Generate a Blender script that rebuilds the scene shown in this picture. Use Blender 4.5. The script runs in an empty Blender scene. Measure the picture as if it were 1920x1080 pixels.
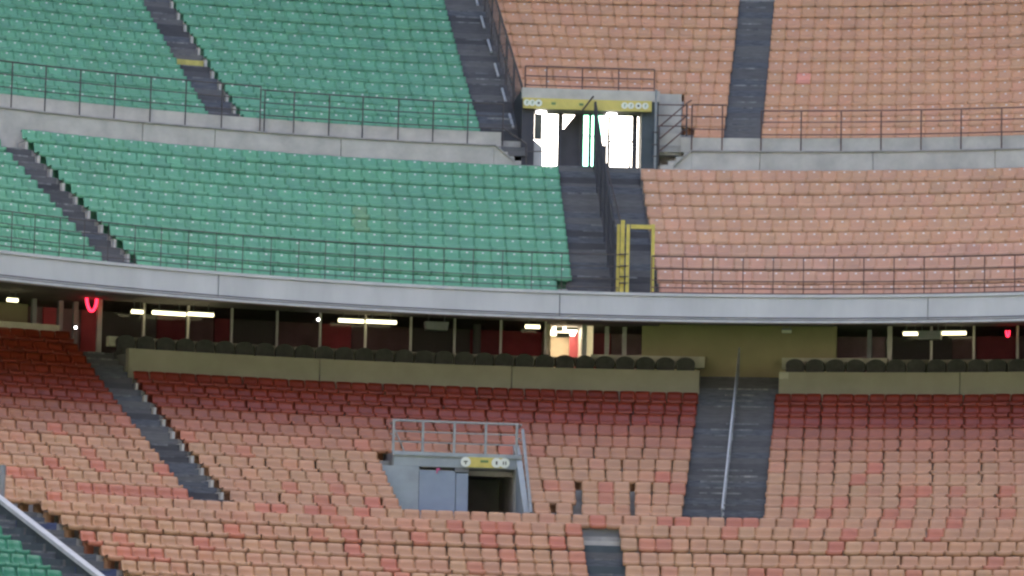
import bpy, math, random
import numpy as np
from mathutils import Matrix, Vector

rnd = random.Random(7)
sc = bpy.context.scene
col = sc.collection

# ------------------------------------------------------------------ camera
F_PX = 7500.0                      # focal length in pixels of a 1920 wide frame
PITCH = math.radians(6.6955)
ROLL = 0.02234
CAM = np.array([0.0, 0.0, 3.0])
_fw = np.array([0, math.cos(PITCH), math.sin(PITCH)])
_up = np.array([0, -math.sin(PITCH), math.cos(PITCH)])
_rt = np.array([1.0, 0, 0])
RT = math.cos(ROLL) * _rt + math.sin(ROLL) * _up
UP = math.cos(ROLL) * _up - math.sin(ROLL) * _rt
cd = bpy.data.cameras.new("camera")
cam = bpy.data.objects.new("camera", cd)
col.objects.link(cam)
cd.sensor_width = 36.0
cd.lens = 36.0 * F_PX / 1920.0
cd.clip_start = 1.0
cd.clip_end = 3000.0
M = Matrix.Identity(4)
for i in range(3):
    M[i][0], M[i][1], M[i][2], M[i][3] = RT[i], UP[i], -_fw[i], CAM[i]
cam.matrix_world = M
sc.camera = cam

# ------------------------------------------------------------------ light
SUN_EL, SUN_AZ = math.radians(42), math.radians(12)     # azimuth: compass, +Y is 0
w = bpy.data.worlds.new("World")
sc.world = w
w.use_nodes = True
nt = w.node_tree
bg = nt.nodes["Background"]
sky = nt.nodes.new("ShaderNodeTexSky")
sky.sky_type = 'NISHITA'
sky.sun_disc = False
sky.sun_elevation = SUN_EL
sky.sun_rotation = SUN_AZ
sky.dust_density = 9.0
sky.air_density = 0.55
sky.ozone_density = 0.0
nt.links.new(sky.outputs[0], bg.inputs[0])
bg.inputs[1].default_value = 0.15
sl = bpy.data.lights.new("sun", 'SUN')
sl.energy = 1.0
sl.angle = math.radians(12)
sl.color = (1.0, 0.975, 0.94)
so = bpy.data.objects.new("sun", sl)
col.objects.link(so)
sdir = Vector((math.sin(SUN_AZ) * math.cos(SUN_EL), math.cos(SUN_AZ) * math.cos(SUN_EL), math.sin(SUN_EL)))
so.rotation_euler = sdir.to_track_quat('Z', 'Y').to_euler()
so.location = (0, 60, 80)
sc.view_settings.view_transform = 'Standard'
sc.view_settings.look = 'None'
sc.view_settings.gamma = 1.0
sc.view_settings.exposure = 3.4
sc.view_settings.use_curve_mapping = False
sc.render.engine = 'CYCLES'
sc.cycles.max_bounces = 6
sc.cycles.diffuse_bounces = 3
sc.cycles.glossy_bounces = 2
sc.cycles.transparent_max_bounces = 8
sc.cycles.filter_width = 2.5

ROOF_R = 67.0                      # radius of the opening in the stadium roof

# ------------------------------------------------------------------ geometry helpers
CEN = {'u': (3.885, 90.997), 'l': (3.456, 85.385)}       # centres of curvature of the two tiers


def P(T, R, az, z, lat=0.0):
    c = CEN[T]
    s, k = math.sin(az), math.cos(az)
    return np.array([c[0] + R * s + lat * k, c[1] + R * k - lat * s, z])


def project(p):
    d = np.asarray(p, float) - CAM
    dep = d @ _fw
    return 960 + F_PX * (d @ RT) / dep, 540 - F_PX * (d @ UP) / dep, dep


def ray(x, y):
    return _fw + (x - 960) / F_PX * RT + (540 - y) / F_PX * UP


def pix(x, y, T, R):
    """azimuth and height where the sight line of a picture point meets the upright cylinder of radius R"""
    d = ray(x, y)
    ox, oy = CAM[0] - CEN[T][0], CAM[1] - CEN[T][1]
    a = d[0] ** 2 + d[1] ** 2
    b = ox * d[0] + oy * d[1]
    c = ox * ox + oy * oy - R * R
    t = (-b + math.sqrt(max(b * b - a * c, 0))) / a
    p = CAM + t * d
    return math.atan2(p[0] - CEN[T][0], p[1] - CEN[T][1]), p[2]


def az_x(T, R, z, x):
    lo, hi = -1.1, 1.1
    for _ in range(50):
        m = (lo + hi) / 2
        if project(P(T, R, m, z))[0] < x:
            lo = m
        else:
            hi = m
    return (lo + hi) / 2


class MB:
    def __init__(s):
        s.v, s.f, s.c = [], [], []

    def hexa(s, p):                     # 8 corners: bottom ring 0-3, top ring 4-7
        n = len(s.v)
        s.v += [tuple(q) for q in p]
        for q in ((3, 2, 1, 0), (4, 5, 6, 7), (0, 1, 5, 4), (1, 2, 6, 5), (2, 3, 7, 6), (3, 0, 4, 7)):
            s.f.append(tuple(n + i for i in q))
        return s

    def box(s, T, az, R0, R1, l0, l1, z0, z1):    # in the frame of one azimuth
        q = [P(T, r, az, z, l) for z in (z0, z1) for r, l in ((R0, l0), (R0, l1), (R1, l1), (R1, l0))]
        return s.hexa(q)

    def prism(s, T, prof, a0, a1, n=24, closed=True, cap=True):     # profile (R,z) swept round the centre
        k = len(prof)
        b = len(s.v)
        for i in range(n + 1):
            a = a0 + (a1 - a0) * i / n
            s.v += [tuple(P(T, r, a, z)) for r, z in prof]
        m = k if closed else k - 1
        for i in range(n):
            for j in range(m):
                j2 = (j + 1) % k
                s.f.append((b + i * k + j, b + (i + 1) * k + j, b + (i + 1) * k + j2, b + i * k + j2))
        if closed and cap:
            s.f.append(tuple(b + j for j in range(k)))
            s.f.append(tuple(b + n * k + k - 1 - j for j in range(k)))
        return s

    def sweep(s, pts, r, n=6, cap=True):
        pts = [np.asarray(p, float) for p in pts]
        b = len(s.v)
        for i, p in enumerate(pts):
            t = pts[min(i + 1, len(pts) - 1)] - pts[max(i - 1, 0)]
            t = t / np.linalg.norm(t)
            ref = np.array([0, 0, 1.0]) if abs(t[2]) < .9 else np.array([0, 1.0, 0])
            u = np.cross(t, ref); u /= np.linalg.norm(u)
            v = np.cross(t, u)
            for j in range(n):
                g = 2 * math.pi * j / n + math.pi / n
                s.v.append(tuple(p + r * (math.cos(g) * u + math.sin(g) * v)))
        for i in range(len(pts) - 1):
            for j in range(n):
                j2 = (j + 1) % n
                s.f.append((b + i * n + j, b + i * n + j2, b + (i + 1) * n + j2, b + (i + 1) * n + j))
        if cap:
            s.f.append(tuple(b + n - 1 - j for j in range(n)))
            e = b + (len(pts) - 1) * n
            s.f.append(tuple(e + j for j in range(n)))
        return s

    def slab(s, poly, off):              # a polygon with thickness
        off = np.asarray(off, float)
        k = len(poly)
        b = len(s.v)
        s.v += [tuple(p) for p in poly] + [tuple(np.asarray(p) + off) for p in poly]
        s.f.append(tuple(b + j for j in range(k)))
        s.f.append(tuple(b + k + k - 1 - j for j in range(k)))
        for j in range(k):
            j2 = (j + 1) % k
            s.f.append((b + j, b + k + j, b + k + j2, b + j2))
        return s

    def build(s, name, mat, parent=None, smooth=False):
        o0 = np.array(parent.location) if parent is not None and parent.type == 'EMPTY' else np.zeros(3)
        if parent is not None and parent.type != 'EMPTY' and parent.parent is not None:
            o0 = np.array(parent.parent.location)
        me = bpy.data.meshes.new(name)
        me.from_pydata([tuple(np.asarray(p) - o0) for p in s.v], [], s.f)
        if s.c:
            at = me.color_attributes.new("tint", 'FLOAT_COLOR', 'POINT')
            at.data.foreach_set("color", np.array(s.c, 'f').ravel())
        me.materials.append(mat)
        if smooth:
            for p in me.polygons:
                p.use_smooth = True
        # make the normals point outward
        import bmesh
        bm = bmesh.new(); bm.from_mesh(me)
        bmesh.ops.recalc_face_normals(bm, faces=bm.faces)
        bm.to_mesh(me); bm.free()
        o = bpy.data.objects.new(name, me)
        col.objects.link(o)
        if parent is not None:
            o.parent = parent
        return o


def tag(o, label=None, cat=None, group=None, kind=None):
    if label: o['label'] = label
    if cat: o['category'] = cat
    if group: o['group'] = group
    if kind: o['kind'] = kind
    return o


def thing(name, label, cat, loc, group=None):
    o = bpy.data.objects.new(name, None)
    o.empty_display_size = .3
    col.objects.link(o)
    o.location = tuple(float(v) for v in loc)
    return tag(o, label, cat, group)


# ------------------------------------------------------------------ materials
def mat(name, c, rough=.7, spec=.4, noise=0.0, scale=3.0, c2=None, streak=None, metal=0.0, emit=None, bump=0.0, tint=False, fine=0.0):
    m = bpy.data.materials.new(name)
    m.use_nodes = True
    N, L = m.node_tree.nodes, m.node_tree.links
    b = N["Principled BSDF"]
    b.inputs["Roughness"].default_value = rough
    b.inputs["Specular IOR Level"].default_value = spec
    b.inputs["Metallic"].default_value = metal
    b.inputs["Base Color"].default_value = (*c, 1)
    if emit:
        b.inputs["Emission Color"].default_value = (*emit[0], 1)
        b.inputs["Emission Strength"].default_value = emit[1]
    out = None
    if noise or c2 or tint:
        tc = N.new("ShaderNodeNewGeometry")
        mp = N.new("ShaderNodeMapping")
        L.new(tc.outputs["Position"], mp.inputs["Vector"])
        if streak:
            mp.inputs["Scale"].default_value = streak
        nz = N.new("ShaderNodeTexNoise")
        nz.inputs["Scale"].default_value = scale
        nz.inputs["Detail"].default_value = 6
        nz.inputs["Roughness"].default_value = .62
        L.new(mp.outputs[0], nz.inputs["Vector"])
        rp = N.new("ShaderNodeValToRGB")
        rp.color_ramp.elements[0].position = .33
        rp.color_ramp.elements[1].position = .68
        a = c2 if c2 else tuple(v * (1 - noise) for v in c)
        rp.color_ramp.elements[0].color = (*a, 1)
        rp.color_ramp.elements[1].color = (*c, 1) if c2 else (*[min(1, v * (1 + noise)) for v in c], 1)
        L.new(nz.outputs["Fac"], rp.inputs["Fac"])
        out = rp.outputs["Color"]
        if tint:
            at = N.new("ShaderNodeAttribute"); at.attribute_name = "tint"
            oi = N.new("ShaderNodeObjectInfo")
            m1 = N.new("ShaderNodeMix"); m1.data_type = 'RGBA'; m1.blend_type = 'MULTIPLY'
            m1.inputs["Factor"].default_value = 1
            L.new(at.outputs["Color"], m1.inputs["A"]); L.new(oi.outputs["Color"], m1.inputs["B"])
            m2 = N.new("ShaderNodeMix"); m2.data_type = 'RGBA'; m2.blend_type = 'MULTIPLY'
            m2.inputs["Factor"].default_value = 1
            L.new(m1.outputs["Result"], m2.inputs["A"]); L.new(out, m2.inputs["B"])
            out = m2.outputs["Result"]
        L.new(out, b.inputs["Base Color"])
        if bump:
            bp = N.new("ShaderNodeBump")
            bp.inputs["Strength"].default_value = bump
            bp.inputs["Distance"].default_value = .02
            L.new(nz.outputs["Fac"], bp.inputs["Height"]); L.new(bp.outputs[0], b.inputs["Normal"])
    return m


def glass(name, c, op=.0):
    m = bpy.data.materials.new(name)
    m.use_nodes = True
    N, L = m.node_tree.nodes, m.node_tree.links
    N.remove(N["Principled BSDF"])
    t = N.new("ShaderNodeBsdfTransparent"); t.inputs[0].default_value = (*c, 1)
    g = N.new("ShaderNodeBsdfGlossy"); g.inputs["Roughness"].default_value = .05
    f = N.new("ShaderNodeFresnel"); f.inputs[0].default_value = 1.18
    x = N.new("ShaderNodeMixShader")
    L.new(f.outputs[0], x.inputs[0]); L.new(t.outputs[0], x.inputs[1]); L.new(g.outputs[0], x.inputs[2])
    L.new(x.outputs[0], N["Material Output"].inputs[0])
    return m


m_seat = mat("seat_plastic", (1, 1, 1), .40, .38, noise=.13, scale=1.1, tint=True)
m_conc = mat("concrete", (.48, .445, .385), .85, .3, noise=.16, scale=1.3, bump=.15)
m_fascia = mat("fascia_concrete", (.57, .555, .535), .8, .3, c2=(.47, .46, .445), scale=.5, streak=(1.6, 1.6, .5), bump=.1)
m_lip = mat("fascia_lip_concrete", (.48, .47, .46), .7, .3, noise=.12, scale=2)
m_tread = mat("terrace_concrete", (.34, .32, .29), .9, .2, noise=.2, scale=2)
m_step = [mat("step_paint_%d" % i, c, .75, .3, noise=.18, scale=2.6, streak=(1, 1, 9)) for i, c in
          enumerate([(.098, .095, .096), (.122, .117, .116), (.074, .071, .073), (.142, .136, .131)])]
m_stepworn = mat("step_paint_worn", (.15, .155, .165), .75, .3, c2=(.07, .075, .088), scale=3.0, streak=(1, 1, 8))
m_nose = [mat("worn_nosing_%d" % i, c, .8, .3, c2=(.08, .08, .085), scale=4.0, streak=(1, 1, 1)) for i, c in enumerate([(.24, .24, .235), (.34, .33, .31), (.18, .18, .18)])]
m_stepyel = mat("step_paint_yellow", (.50, .43, .12), .7, .3, noise=.2, scale=5)
m_rail = mat("rail_paint_dark", (.075, .06, .055), .5, .5, noise=.25, scale=4)
m_railbrown = mat("rail_paint_brown", (.11, .055, .045), .5, .5, noise=.25, scale=4)
m_galv = mat("galvanised_steel", (.30, .31, .30), .5, .5, noise=.15, scale=5, metal=.2)
m_white = mat("rail_pale_paint", (.46, .47, .47), .5, .5, noise=.12, scale=4)
m_yellow = mat("yellow_paint", (.56, .44, .08), .5, .5, noise=.15, scale=6)
m_signy = mat("sign_yellow", (.60, .48, .11), .5, .5, noise=.08, scale=4)
m_signw = mat("sign_white", (.74, .74, .62), .5, .5)
m_ink = mat("sign_ink", (.06, .055, .03), .6, .3)
m_green_ink = mat("sign_green_ink", (.16, .24, .09), .6, .3)
m_pink = mat("sign_red", (.55, .10, .22), .6, .3)
m_beige = mat("parapet_beige", (.35, .325, .235), .8, .3, noise=.07, scale=1.2)
m_olive = mat("olive_wall", (.36, .31, .17), .8, .3, noise=.07, scale=1.0)
m_cream = mat("cream_ledge", (.52, .50, .38), .7, .3, noise=.1, scale=3)
m_dark = mat("dark_void", (.20, .195, .185), .8, .2)
m_darkp = mat("dark_panel", (.27, .16, .165), .45, .4, noise=.2, scale=1.5)
m_red = mat("red_panel", (.62, .085, .10), .5, .4, noise=.15, scale=1.5)
m_redd = mat("maroon_panel", (.40, .07, .09), .5, .4, noise=.15, scale=1.5)
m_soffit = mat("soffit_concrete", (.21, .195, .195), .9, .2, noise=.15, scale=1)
m_chair = mat("armchair_fabric", (.065, .065, .056), .8, .3, noise=.2, scale=6)
m_bluep = mat("grey_blue_paint", (.26, .30, .35), .6, .4, noise=.08, scale=1.5)
m_bluewall = mat("grey_portal_paint", (.32, .345, .345), .7, .4, noise=.12, scale=1.5)
m_door = mat("dark_door_paint", (.04, .038, .045), .5, .4, noise=.15, scale=2)
m_navy = mat("navy_step_paint", (.07, .085, .16), .7, .3, noise=.3, scale=3, streak=(1, 1, 5))
m_slate = mat("slate_parapet_paint", (.075, .09, .095), .75, .3, noise=.15, scale=1.4)
m_tube = mat("tube_light", (.9, .9, .8), .5, .3, emit=((1.0, .90, .52), .55))
m_disc = mat("disc_light", (.9, .9, .9), .5, .3, emit=((1.0, .95, .92), 1.0))
m_neon = mat("red_heater", (.6, .02, .03), .5, .3, emit=((1.0, .02, .05), .55))
m_room = mat("lit_room_wall", (.72, .62, .48), .7, .3, noise=.1, scale=3)
m_grey = mat("grey_casing", (.26, .26, .26), .5, .4, noise=.08, scale=4)
m_grass = mat("grass", (.06, .13, .03), .9, .2, noise=.25, scale=.4)
m_glass = glass("clear_glass", (.93, .95, .95))
m_gglass = glass("green_glass", (.42, .80, .66))
m_dglass = glass("dark_glass", (.8, .78, .78))
m_mull = mat("mullion_alloy", (.40, .37, .34), .45, .5, noise=.1, scale=4, metal=.2)

# ------------------------------------------------------------------ levels and rows
AZ0, AZ1 = -.92, .66
HB_U, HB_L = .76, .655
XR = 1600
# upper tier, block below the walkway
UB_Y = [534, 508.5, 483.5, 459, 435, 411.5, 388.5, 365.5, 342, 319]
UB = []
for i, y in enumerate(UB_Y):
    R = 29.0 + .82 * i
    UB.append((R, pix(XR, y, 'u', R)[1] - HB_U))
# upper tier, block above the walkway
UT = []
for j in range(16):
    R = 38.1 + .858 * j
    UT.append((R, pix(XR, 239 - 20.6 * j, 'u', R)[1] - HB_U))
# lower tier: index -7 .. 13, 0 is the first row above the foot of the stairs
LT = {}
for k in range(0, 14):
    R = 28.17 + .787 * k
    LT[k] = (R, pix(XR, 971 - 21.4 * (k + 1) + 3, 'l', R)[1] - HB_L)
for n, y in enumerate([973, 990, 1015, 1042, 1067, 1092, 1117, 1142]):
    k = -1 - n
    R = 28.17 - 1.25 - .787 * n
    LT[k] = (R, pix(XR, y, 'l', R)[1] - HB_L)
FOOT_Z = LT[0][1]
Z_FTOP = 13.78 + 3
Z_FBOT = pix(1280, 597, 'u', 27.74)[1]
Z_LBOT = pix(1280, 604, 'u', 27.70)[1]
Z_SOF = Z_FBOT + .42
Z_LEDGE = 19.55 + 3.05
LAND_Z = pix(1120, 311, 'u', 36.4)[1]


def rake(T, x, y, rows, zoff=0.0):
    """where a sight line meets the straight rake through the rows; returns (R, az, z)"""
    R0, z0 = rows[0]; R1, z1 = rows[1]
    s = (z1 - z0) / (R1 - R0)
    lo, hi = min(R0, R1) - 6, max(R0, R1) + 6
    g = lambda R: pix(x, y, T, R)[1] - (z0 + (R - R0) * s + zoff)
    for _ in range(60):
        m = (lo + hi) / 2
        if g(m) > 0: lo = m
        else: hi = m
    R = (lo + hi) / 2
    a, z = pix(x, y, T, R)
    return R, a, z


rkUT = (UT[0], UT[10]); rkUB = (UB[0], UB[9]); rkLT = (LT[0], LT[10]); rkLB = (LT[-2], LT[-6])


class Strip:
    """a straight stair of constant width between two edges given as picture points on the rake"""
    def __init__(s, T, rk, left, right, zoff=None):
        zoff = (.30 if T == 'u' else .22) if zoff is None else zoff       # nosing line above the seat line
        pl = [rake(T, x, y, rk, zoff) for x, y in left]
        pr = [rake(T, x, y, rk, zoff) for x, y in right]
        c = CEN[T]
        xy = lambda q: np.array([q[0] * math.sin(q[1]), q[0] * math.cos(q[1])])
        L0, L1, R0, R1 = xy(pl[0]), xy(pl[1]), xy(pr[0]), xy(pr[1])
        d = (L1 - L0) / np.linalg.norm(L1 - L0) + (R1 - R0) / np.linalg.norm(R1 - R0)
        if d[1] < 0: d = -d
        d /= np.linalg.norm(d)
        s.T, s.az = T, math.atan2(d[0], d[1])
        n = np.array([d[1], -d[0]])                    # towards larger azimuth
        s.l = float(((L0 + L1) / 2) @ n)
        s.r = float(((R0 + R1) / 2) @ n)
        s.w = s.r - s.l

    def span(s, R):
        f = lambda l: s.az + math.asin(max(-.99, min(.99, l / R)))
        return f(s.l), f(s.r)

    def at(s, R, z, t):                                # t: 0 left edge .. 1 right edge
        l = s.l + (s.r - s.l) * t
        q = math.sqrt(R * R - l * l)
        return P(s.T, q, s.az, z, l)


A1 = Strip('u', rkUT, [(265, 0), (390, 213)], [(320, 0), (447, 213)], .62)
A3 = Strip('u', rkUT, [(830, 0), (889, 240)], [(915, 60), (975, 240)])
A5 = Strip('u', rkUT, [(1388, 0), (1359, 250)], [(1455, 0), (1430, 252)])
A2 = Strip('u', rkUB, [(5, 285), (188, 488)], [(60, 285), (244, 492)], .47)
A4 = Strip('u', rkUB, [(1042, 325), (1073, 540)], [(1196, 325), (1224, 540)])
S1 = Strip('l', rkLT, [(165, 706), (350, 938)], [(237, 708), (409, 938)])
S2 = Strip('l', rkLT, [(1309, 745), (1283, 970)], [(1457, 745), (1432, 970)])
S3 = Strip('l', rkLB, [(1089, 1006), (1100, 1078)], [(1158, 1006), (1170, 1078)])
S4 = Strip('l', rkLB, [(10, 984), (200, 1126)], [(85, 990), (225, 1100)], 0.0)
S4b = Strip('l', rkLB, [(4, 1000), (110, 1078)], [(132, 978), (232, 1062)])

# ------------------------------------------------------------------ ground
g = MB()
g.hexa([(-260, -120, -.3), (260, -120, -.3), (260, 420, -.3), (-260, 420, -.3), (-260, -120, 0), (260, -120, 0), (260, 420, 0), (-260, 420, 0)])
tag(g.build("ground", m_grass), kind='structure')

# the rest of the bowl and its roof, which leave only the middle of the stadium open to the sky
def ring(name, prof, a0, a1, m, n=72):
    V, F = [], []
    k = len(prof)
    for i in range(n + 1):
        a = a0 + (a1 - a0) * i / n
        V += [(r * math.sin(a), 55 + r * math.cos(a), z) for r, z in prof]
    for i in range(n):
        for j in range(k - 1):
            F.append((i * k + j, (i + 1) * k + j, (i + 1) * k + j + 1, i * k + j + 1))
    b = MB(); b.v, b.f = V, F
    return tag(b.build(name, m), kind='structure')


m_bowl = mat("far_stand_seats", (.22, .215, .21), .8, .3, noise=.3, scale=.5)
ring("far_stands", [(70, 0), (70, 2), (88, 12), (88, 17), (112, 34), (112, 42), (130, 58)], math.radians(26), math.radians(334), m_bowl)
ring("stadium_roof", [(ROOF_R, 60), (ROOF_R, 62), (134, 62), (134, 60), (ROOF_R, 60)], 0, 2 * math.pi, m_bowl)

# ------------------------------------------------------------------ upper stand
us = thing("upper_stand", "concrete upper tier with pale curved fascia over the shaded lounge row", "grandstand", P('u', 28, 0, Z_FBOT))
jx = [-420, -60, 410, 1050, 1740, 2400]
ja = [az_x('u', 27.74, Z_FTOP, x) for x in jx]
ja = [max(AZ0, a) for a in ja]
for a0, a1 in zip(ja, ja[1:]):
    b = MB().prism('u', [(27.74, Z_FBOT), (27.74, Z_FTOP), (27.96, Z_FTOP), (27.96, Z_FBOT)], a0 + .0005, a1 - .0005, 20)
    b.build("fascia_panel", m_fascia, us)
MB().prism('u', [(27.62, Z_LBOT), (27.62, Z_FBOT - .045), (27.99, Z_FBOT - .045), (27.99, Z_LBOT)], AZ0, AZ1, 110).build("fascia_lip", m_lip, us)
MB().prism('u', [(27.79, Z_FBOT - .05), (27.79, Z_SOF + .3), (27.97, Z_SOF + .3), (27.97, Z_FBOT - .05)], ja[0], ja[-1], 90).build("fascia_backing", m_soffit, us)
MB().prism('u', [(27.70, Z_FTOP + .012), (27.70, Z_FTOP + .10), (28.42, Z_FTOP + .10), (28.42, Z_FTOP + .012)], AZ0, AZ1, 110).build("coping", m_fascia, us)
fc = MB().sweep([P('u', 27.66, AZ0 + (AZ1 - AZ0) * i / 110, Z_FBOT + .035) for i in range(111)] if True else arc('u', 27.66, Z_FBOT + .035, AZ0, AZ1, 110), .018, 5).build("fascia_cable", m_rail)
tag(fc, "thin dark cable clipped along the bottom of the pale fascia", "cable")
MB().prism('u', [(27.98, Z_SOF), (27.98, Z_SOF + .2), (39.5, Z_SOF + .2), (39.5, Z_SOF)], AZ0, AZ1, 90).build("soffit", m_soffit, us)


def terrace(T, rows, a0, a1, front_R, front_z, back_R, name, parent, n=90, thick=.0):
    prof = [(front_R, front_z)]
    zz = None
    for i, (R, z) in enumerate(rows):
        fr = front_R if i == 0 else rows[i - 1][0] + .07
        if i == 0:
            prof.append((fr, z))
        else:
            prof.append((fr, z))
        nx = rows[i + 1][0] if i + 1 < len(rows) else None
        rr = R + .07 if nx is not None else back_R
        prof.append((rr, z))
    MB().prism(T, prof, a0, a1, n, closed=False).build(name, m_tread, parent)


# portal of the upper tier: azimuth range
PRT_R = 36.75
pa0 = pix(986, 300, 'u', PRT_R)[0]
pa1 = pix(1226, 300, 'u', PRT_R)[0]
NROW_CUT = 4
terrace('u', UB, AZ0, AZ1, 28.40, Z_FTOP - .2, 36.75, "lower_terrace", us, 110)
terrace('u', UT, AZ0, pa0, 37.25, Z_LEDGE, 52, "upper_terrace", us, 70)
terrace('u', UT[NROW_CUT:], pa0, pa1, UT[NROW_CUT - 1][0] + .07, UT[NROW_CUT][1] - .5, 52, "upper_terrace", us, 16)
terrace('u', UT, pa1, AZ1, 37.25, Z_LEDGE, 52, "upper_terrace", us, 50)
for a0, a1 in ((AZ0, pa0 - .021), (pa1 + .0235, AZ1)):
    MB().prism('u', [(37.16, Z_LEDGE + .003), (37.16, UT[0][1] + .26), (37.62, UT[0][1] + .30), (37.62, Z_LEDGE + .003)], a0, a1, 40).build("row_kerb", m_conc, us)
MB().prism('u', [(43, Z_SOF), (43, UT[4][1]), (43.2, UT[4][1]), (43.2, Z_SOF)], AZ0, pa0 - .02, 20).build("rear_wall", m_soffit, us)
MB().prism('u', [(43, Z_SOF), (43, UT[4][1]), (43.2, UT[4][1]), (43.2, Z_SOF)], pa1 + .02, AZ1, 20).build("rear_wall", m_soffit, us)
MB().prism('u', [(52.1, 24), (52.1, 59.9), (52.5, 59.9), (52.5, 24)], AZ0, pa0 - .02, 24).build("rear_wall", m_conc, us)
MB().prism('u', [(52.1, 24), (52.1, 59.9), (52.5, 59.9), (52.5, 24)], pa1 + .02, AZ1, 24).build("rear_wall", m_conc, us)
MB().prism('u', [(52.1, UT[15][1] - .3), (52.1, 59.9), (52.5, 59.9), (52.5, UT[15][1] - .3)], pa0 - .0199, pa1 + .0199, 8).build("rear_wall", m_conc, us)
# walkway wall: panels, with a thin shadow-catching ledge on top
WR = 36.75
zb = UB[-1][1]
sl0 = az_x('u', WR, Z_LEDGE, 927); sl1 = az_x('u', WR, LAND_Z, 966)
sr0 = az_x('u', WR, LAND_Z, 1262); sr1 = az_x('u', WR, Z_LEDGE, 1297)
jl = [AZ0] + [az_x('u', WR, Z_LEDGE, x) for x in (-60, 268, 404, 640)] + [sl0]
jr = [sr1] + [az_x('u', WR, Z_LEDGE, x) for x in (1425, 1637, 1866)] + [AZ1]
for J in (jl, jr):
    for a0, a1 in zip(J, J[1:]):
        MB().prism('u', [(WR, zb), (WR, Z_LEDGE - .05), (WR + .30, Z_LEDGE - .05), (WR + .30, zb)], a0 + .0003, a1 - .0003, 14).build("wall_panel", m_conc, us)
        MB().prism('u', [(WR - .05, Z_LEDGE - .046), (WR - .05, Z_LEDGE), (37.30, Z_LEDGE), (37.30, Z_LEDGE - .046)], a0, a1, 14).build("wall_ledge", m_tread, us)
# sloping ends of the wall beside the landing
for e0, e1 in ((sl0, sl1), (sr1, sr0)):
    pa, pb, pc = P('u', WR, e0, zb), P('u', WR, e1, zb), P('u', WR, e0, Z_LEDGE)
    pd = P('u', WR, e1, LAND_Z + .05)
    MB().slab([pa, pb, pd, pc], P('u', .3, (e0 + e1) / 2, 0) - P('u', 0, 0, 0)).build("wall_end", m_conc, us)
    top = P('u', WR - .04, e0, Z_LEDGE); bot = P('u', WR - .04, e1, LAND_Z + .09)
    MB().sweep([top, bot], .03, 4).build("wall_end_coping", m_tread, us)
ml, mr = sl1, sr0
MB().prism('u', [(WR, zb), (WR, LAND_Z), (41.5, LAND_Z), (41.5, zb)], ml + .0002, mr - .0002, 18).build("landing", m_conc, us)

# ------------------------------------------------------------------ upper portal (doorway between the tiers)
zl0 = pix(1100, 205, 'u', PRT_R)[1]      # underside of the beam
zl1 = pix(1100, 186, 'u', PRT_R)[1]
zl2 = pix(1100, 168, 'u', 37.0)[1]
up_ = thing("stand_portal", "bright doorway through the upper tier under a long yellow sign beam", "doorway", P('u', 38, (pa0 + pa1) / 2, LAND_Z))
up_.location = tuple(P('u', 38, (pa0 + pa1) / 2, LAND_Z))
depth = 41.4
tw = .0035
MB().prism('u', [(37.02, LAND_Z), (37.02, zl2 - .02), (depth, zl2 - .02), (depth, LAND_Z)], pa0 - tw, pa0 + .0075, 3).build("side_wall", m_door, up_)
MB().prism('u', [(37.02, LAND_Z), (37.02, zl2 - .02), (depth, zl2 - .02), (depth, LAND_Z)], pa1 - .011, pa1 + tw, 3).build("side_wall", m_slate, up_)
MB().prism('u', [(37.0, zl0), (37.0, zl1), (38.0, zl1), (38.0, zl0)], pa0 + .008, pa1 - .0115, 10).build("ceiling_slab", m_soffit, up_)
MB().prism('u', [(36.98, zl1 + .003), (36.98, zl2), (37.25, zl2), (37.25, zl1 + .003)], pa0 - .004, pa1 + .0045, 10).build("parapet", m_conc, up_)
MB().prism('u', [(37.27, zl1 + .05), (37.27, zl2 - .02), (UT[NROW_CUT - 1][0] + .06, UT[NROW_CUT][1] + .02), (UT[NROW_CUT - 1][0] + .06, UT[NROW_CUT][1] - .25)], pa0, pa1, 10).build("roof_slab", m_conc, up_)
MB().prism('u', [(38.0, LAND_Z), (38.0, UT[3][1] + .3), (38.2, UT[3][1] + .3), (38.2, LAND_Z)], pa1 + tw + .0003, pa1 + .0235, 2).build("cheek_wall", m_conc, up_)
MB().prism('u', [(38.0, LAND_Z), (38.0, Z_LEDGE + .2), (38.2, Z_LEDGE + .2), (38.2, LAND_Z)], sl0 - .001, pa0 - tw - .0003, 2).build("cheek_wall", m_conc, up_)
# grey stepped cheek on the far side of the doorway
for i in range(4):
    R, z = UT[i]
    MB().prism('u', [(R - .75, z - .3), (R - .75, z + .42), (R + .06, z + .42), (R + .06, z - .3)], pa1 + .0048, pa1 + .0048 + (.0185 if i < 3 else .015), 3).build("cheek_step", m_conc, up_)
MB().sweep([P('u', 36.7, pa1 + .001, LAND_Z), P('u', 36.7, pa1 + .001, zl2)], .045, 6).build("pipe", m_galv, up_)

bs = thing("beam_sign", "long yellow sign beam with round white symbol plates over the upper doorway", "sign", P('u', 36.9, (pa0 + pa1) / 2, zl0))
ba0, ba1 = pix(981, 195, 'u', 36.85)[0], pix(1222, 195, 'u', 36.85)[0]
MB().prism('u', [(36.82, zl0 - .005), (36.82, zl1), (36.97, zl1), (36.97, zl0 - .005)], ba0, ba1, 12).build("board", m_signy, bs)


def disc(T, R, a, z, r, m, parent, name, sx=1.0, n=16, th=.012):
    pts = [P(T, R, a, z + r * math.sin(t), sx * r * math.cos(t)) for t in [2 * math.pi * i / n for i in range(n)]]
    return MB().slab(pts, P(T, th, a, 0) - P(T, 0, a, 0)).build(name, m, parent)


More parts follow.
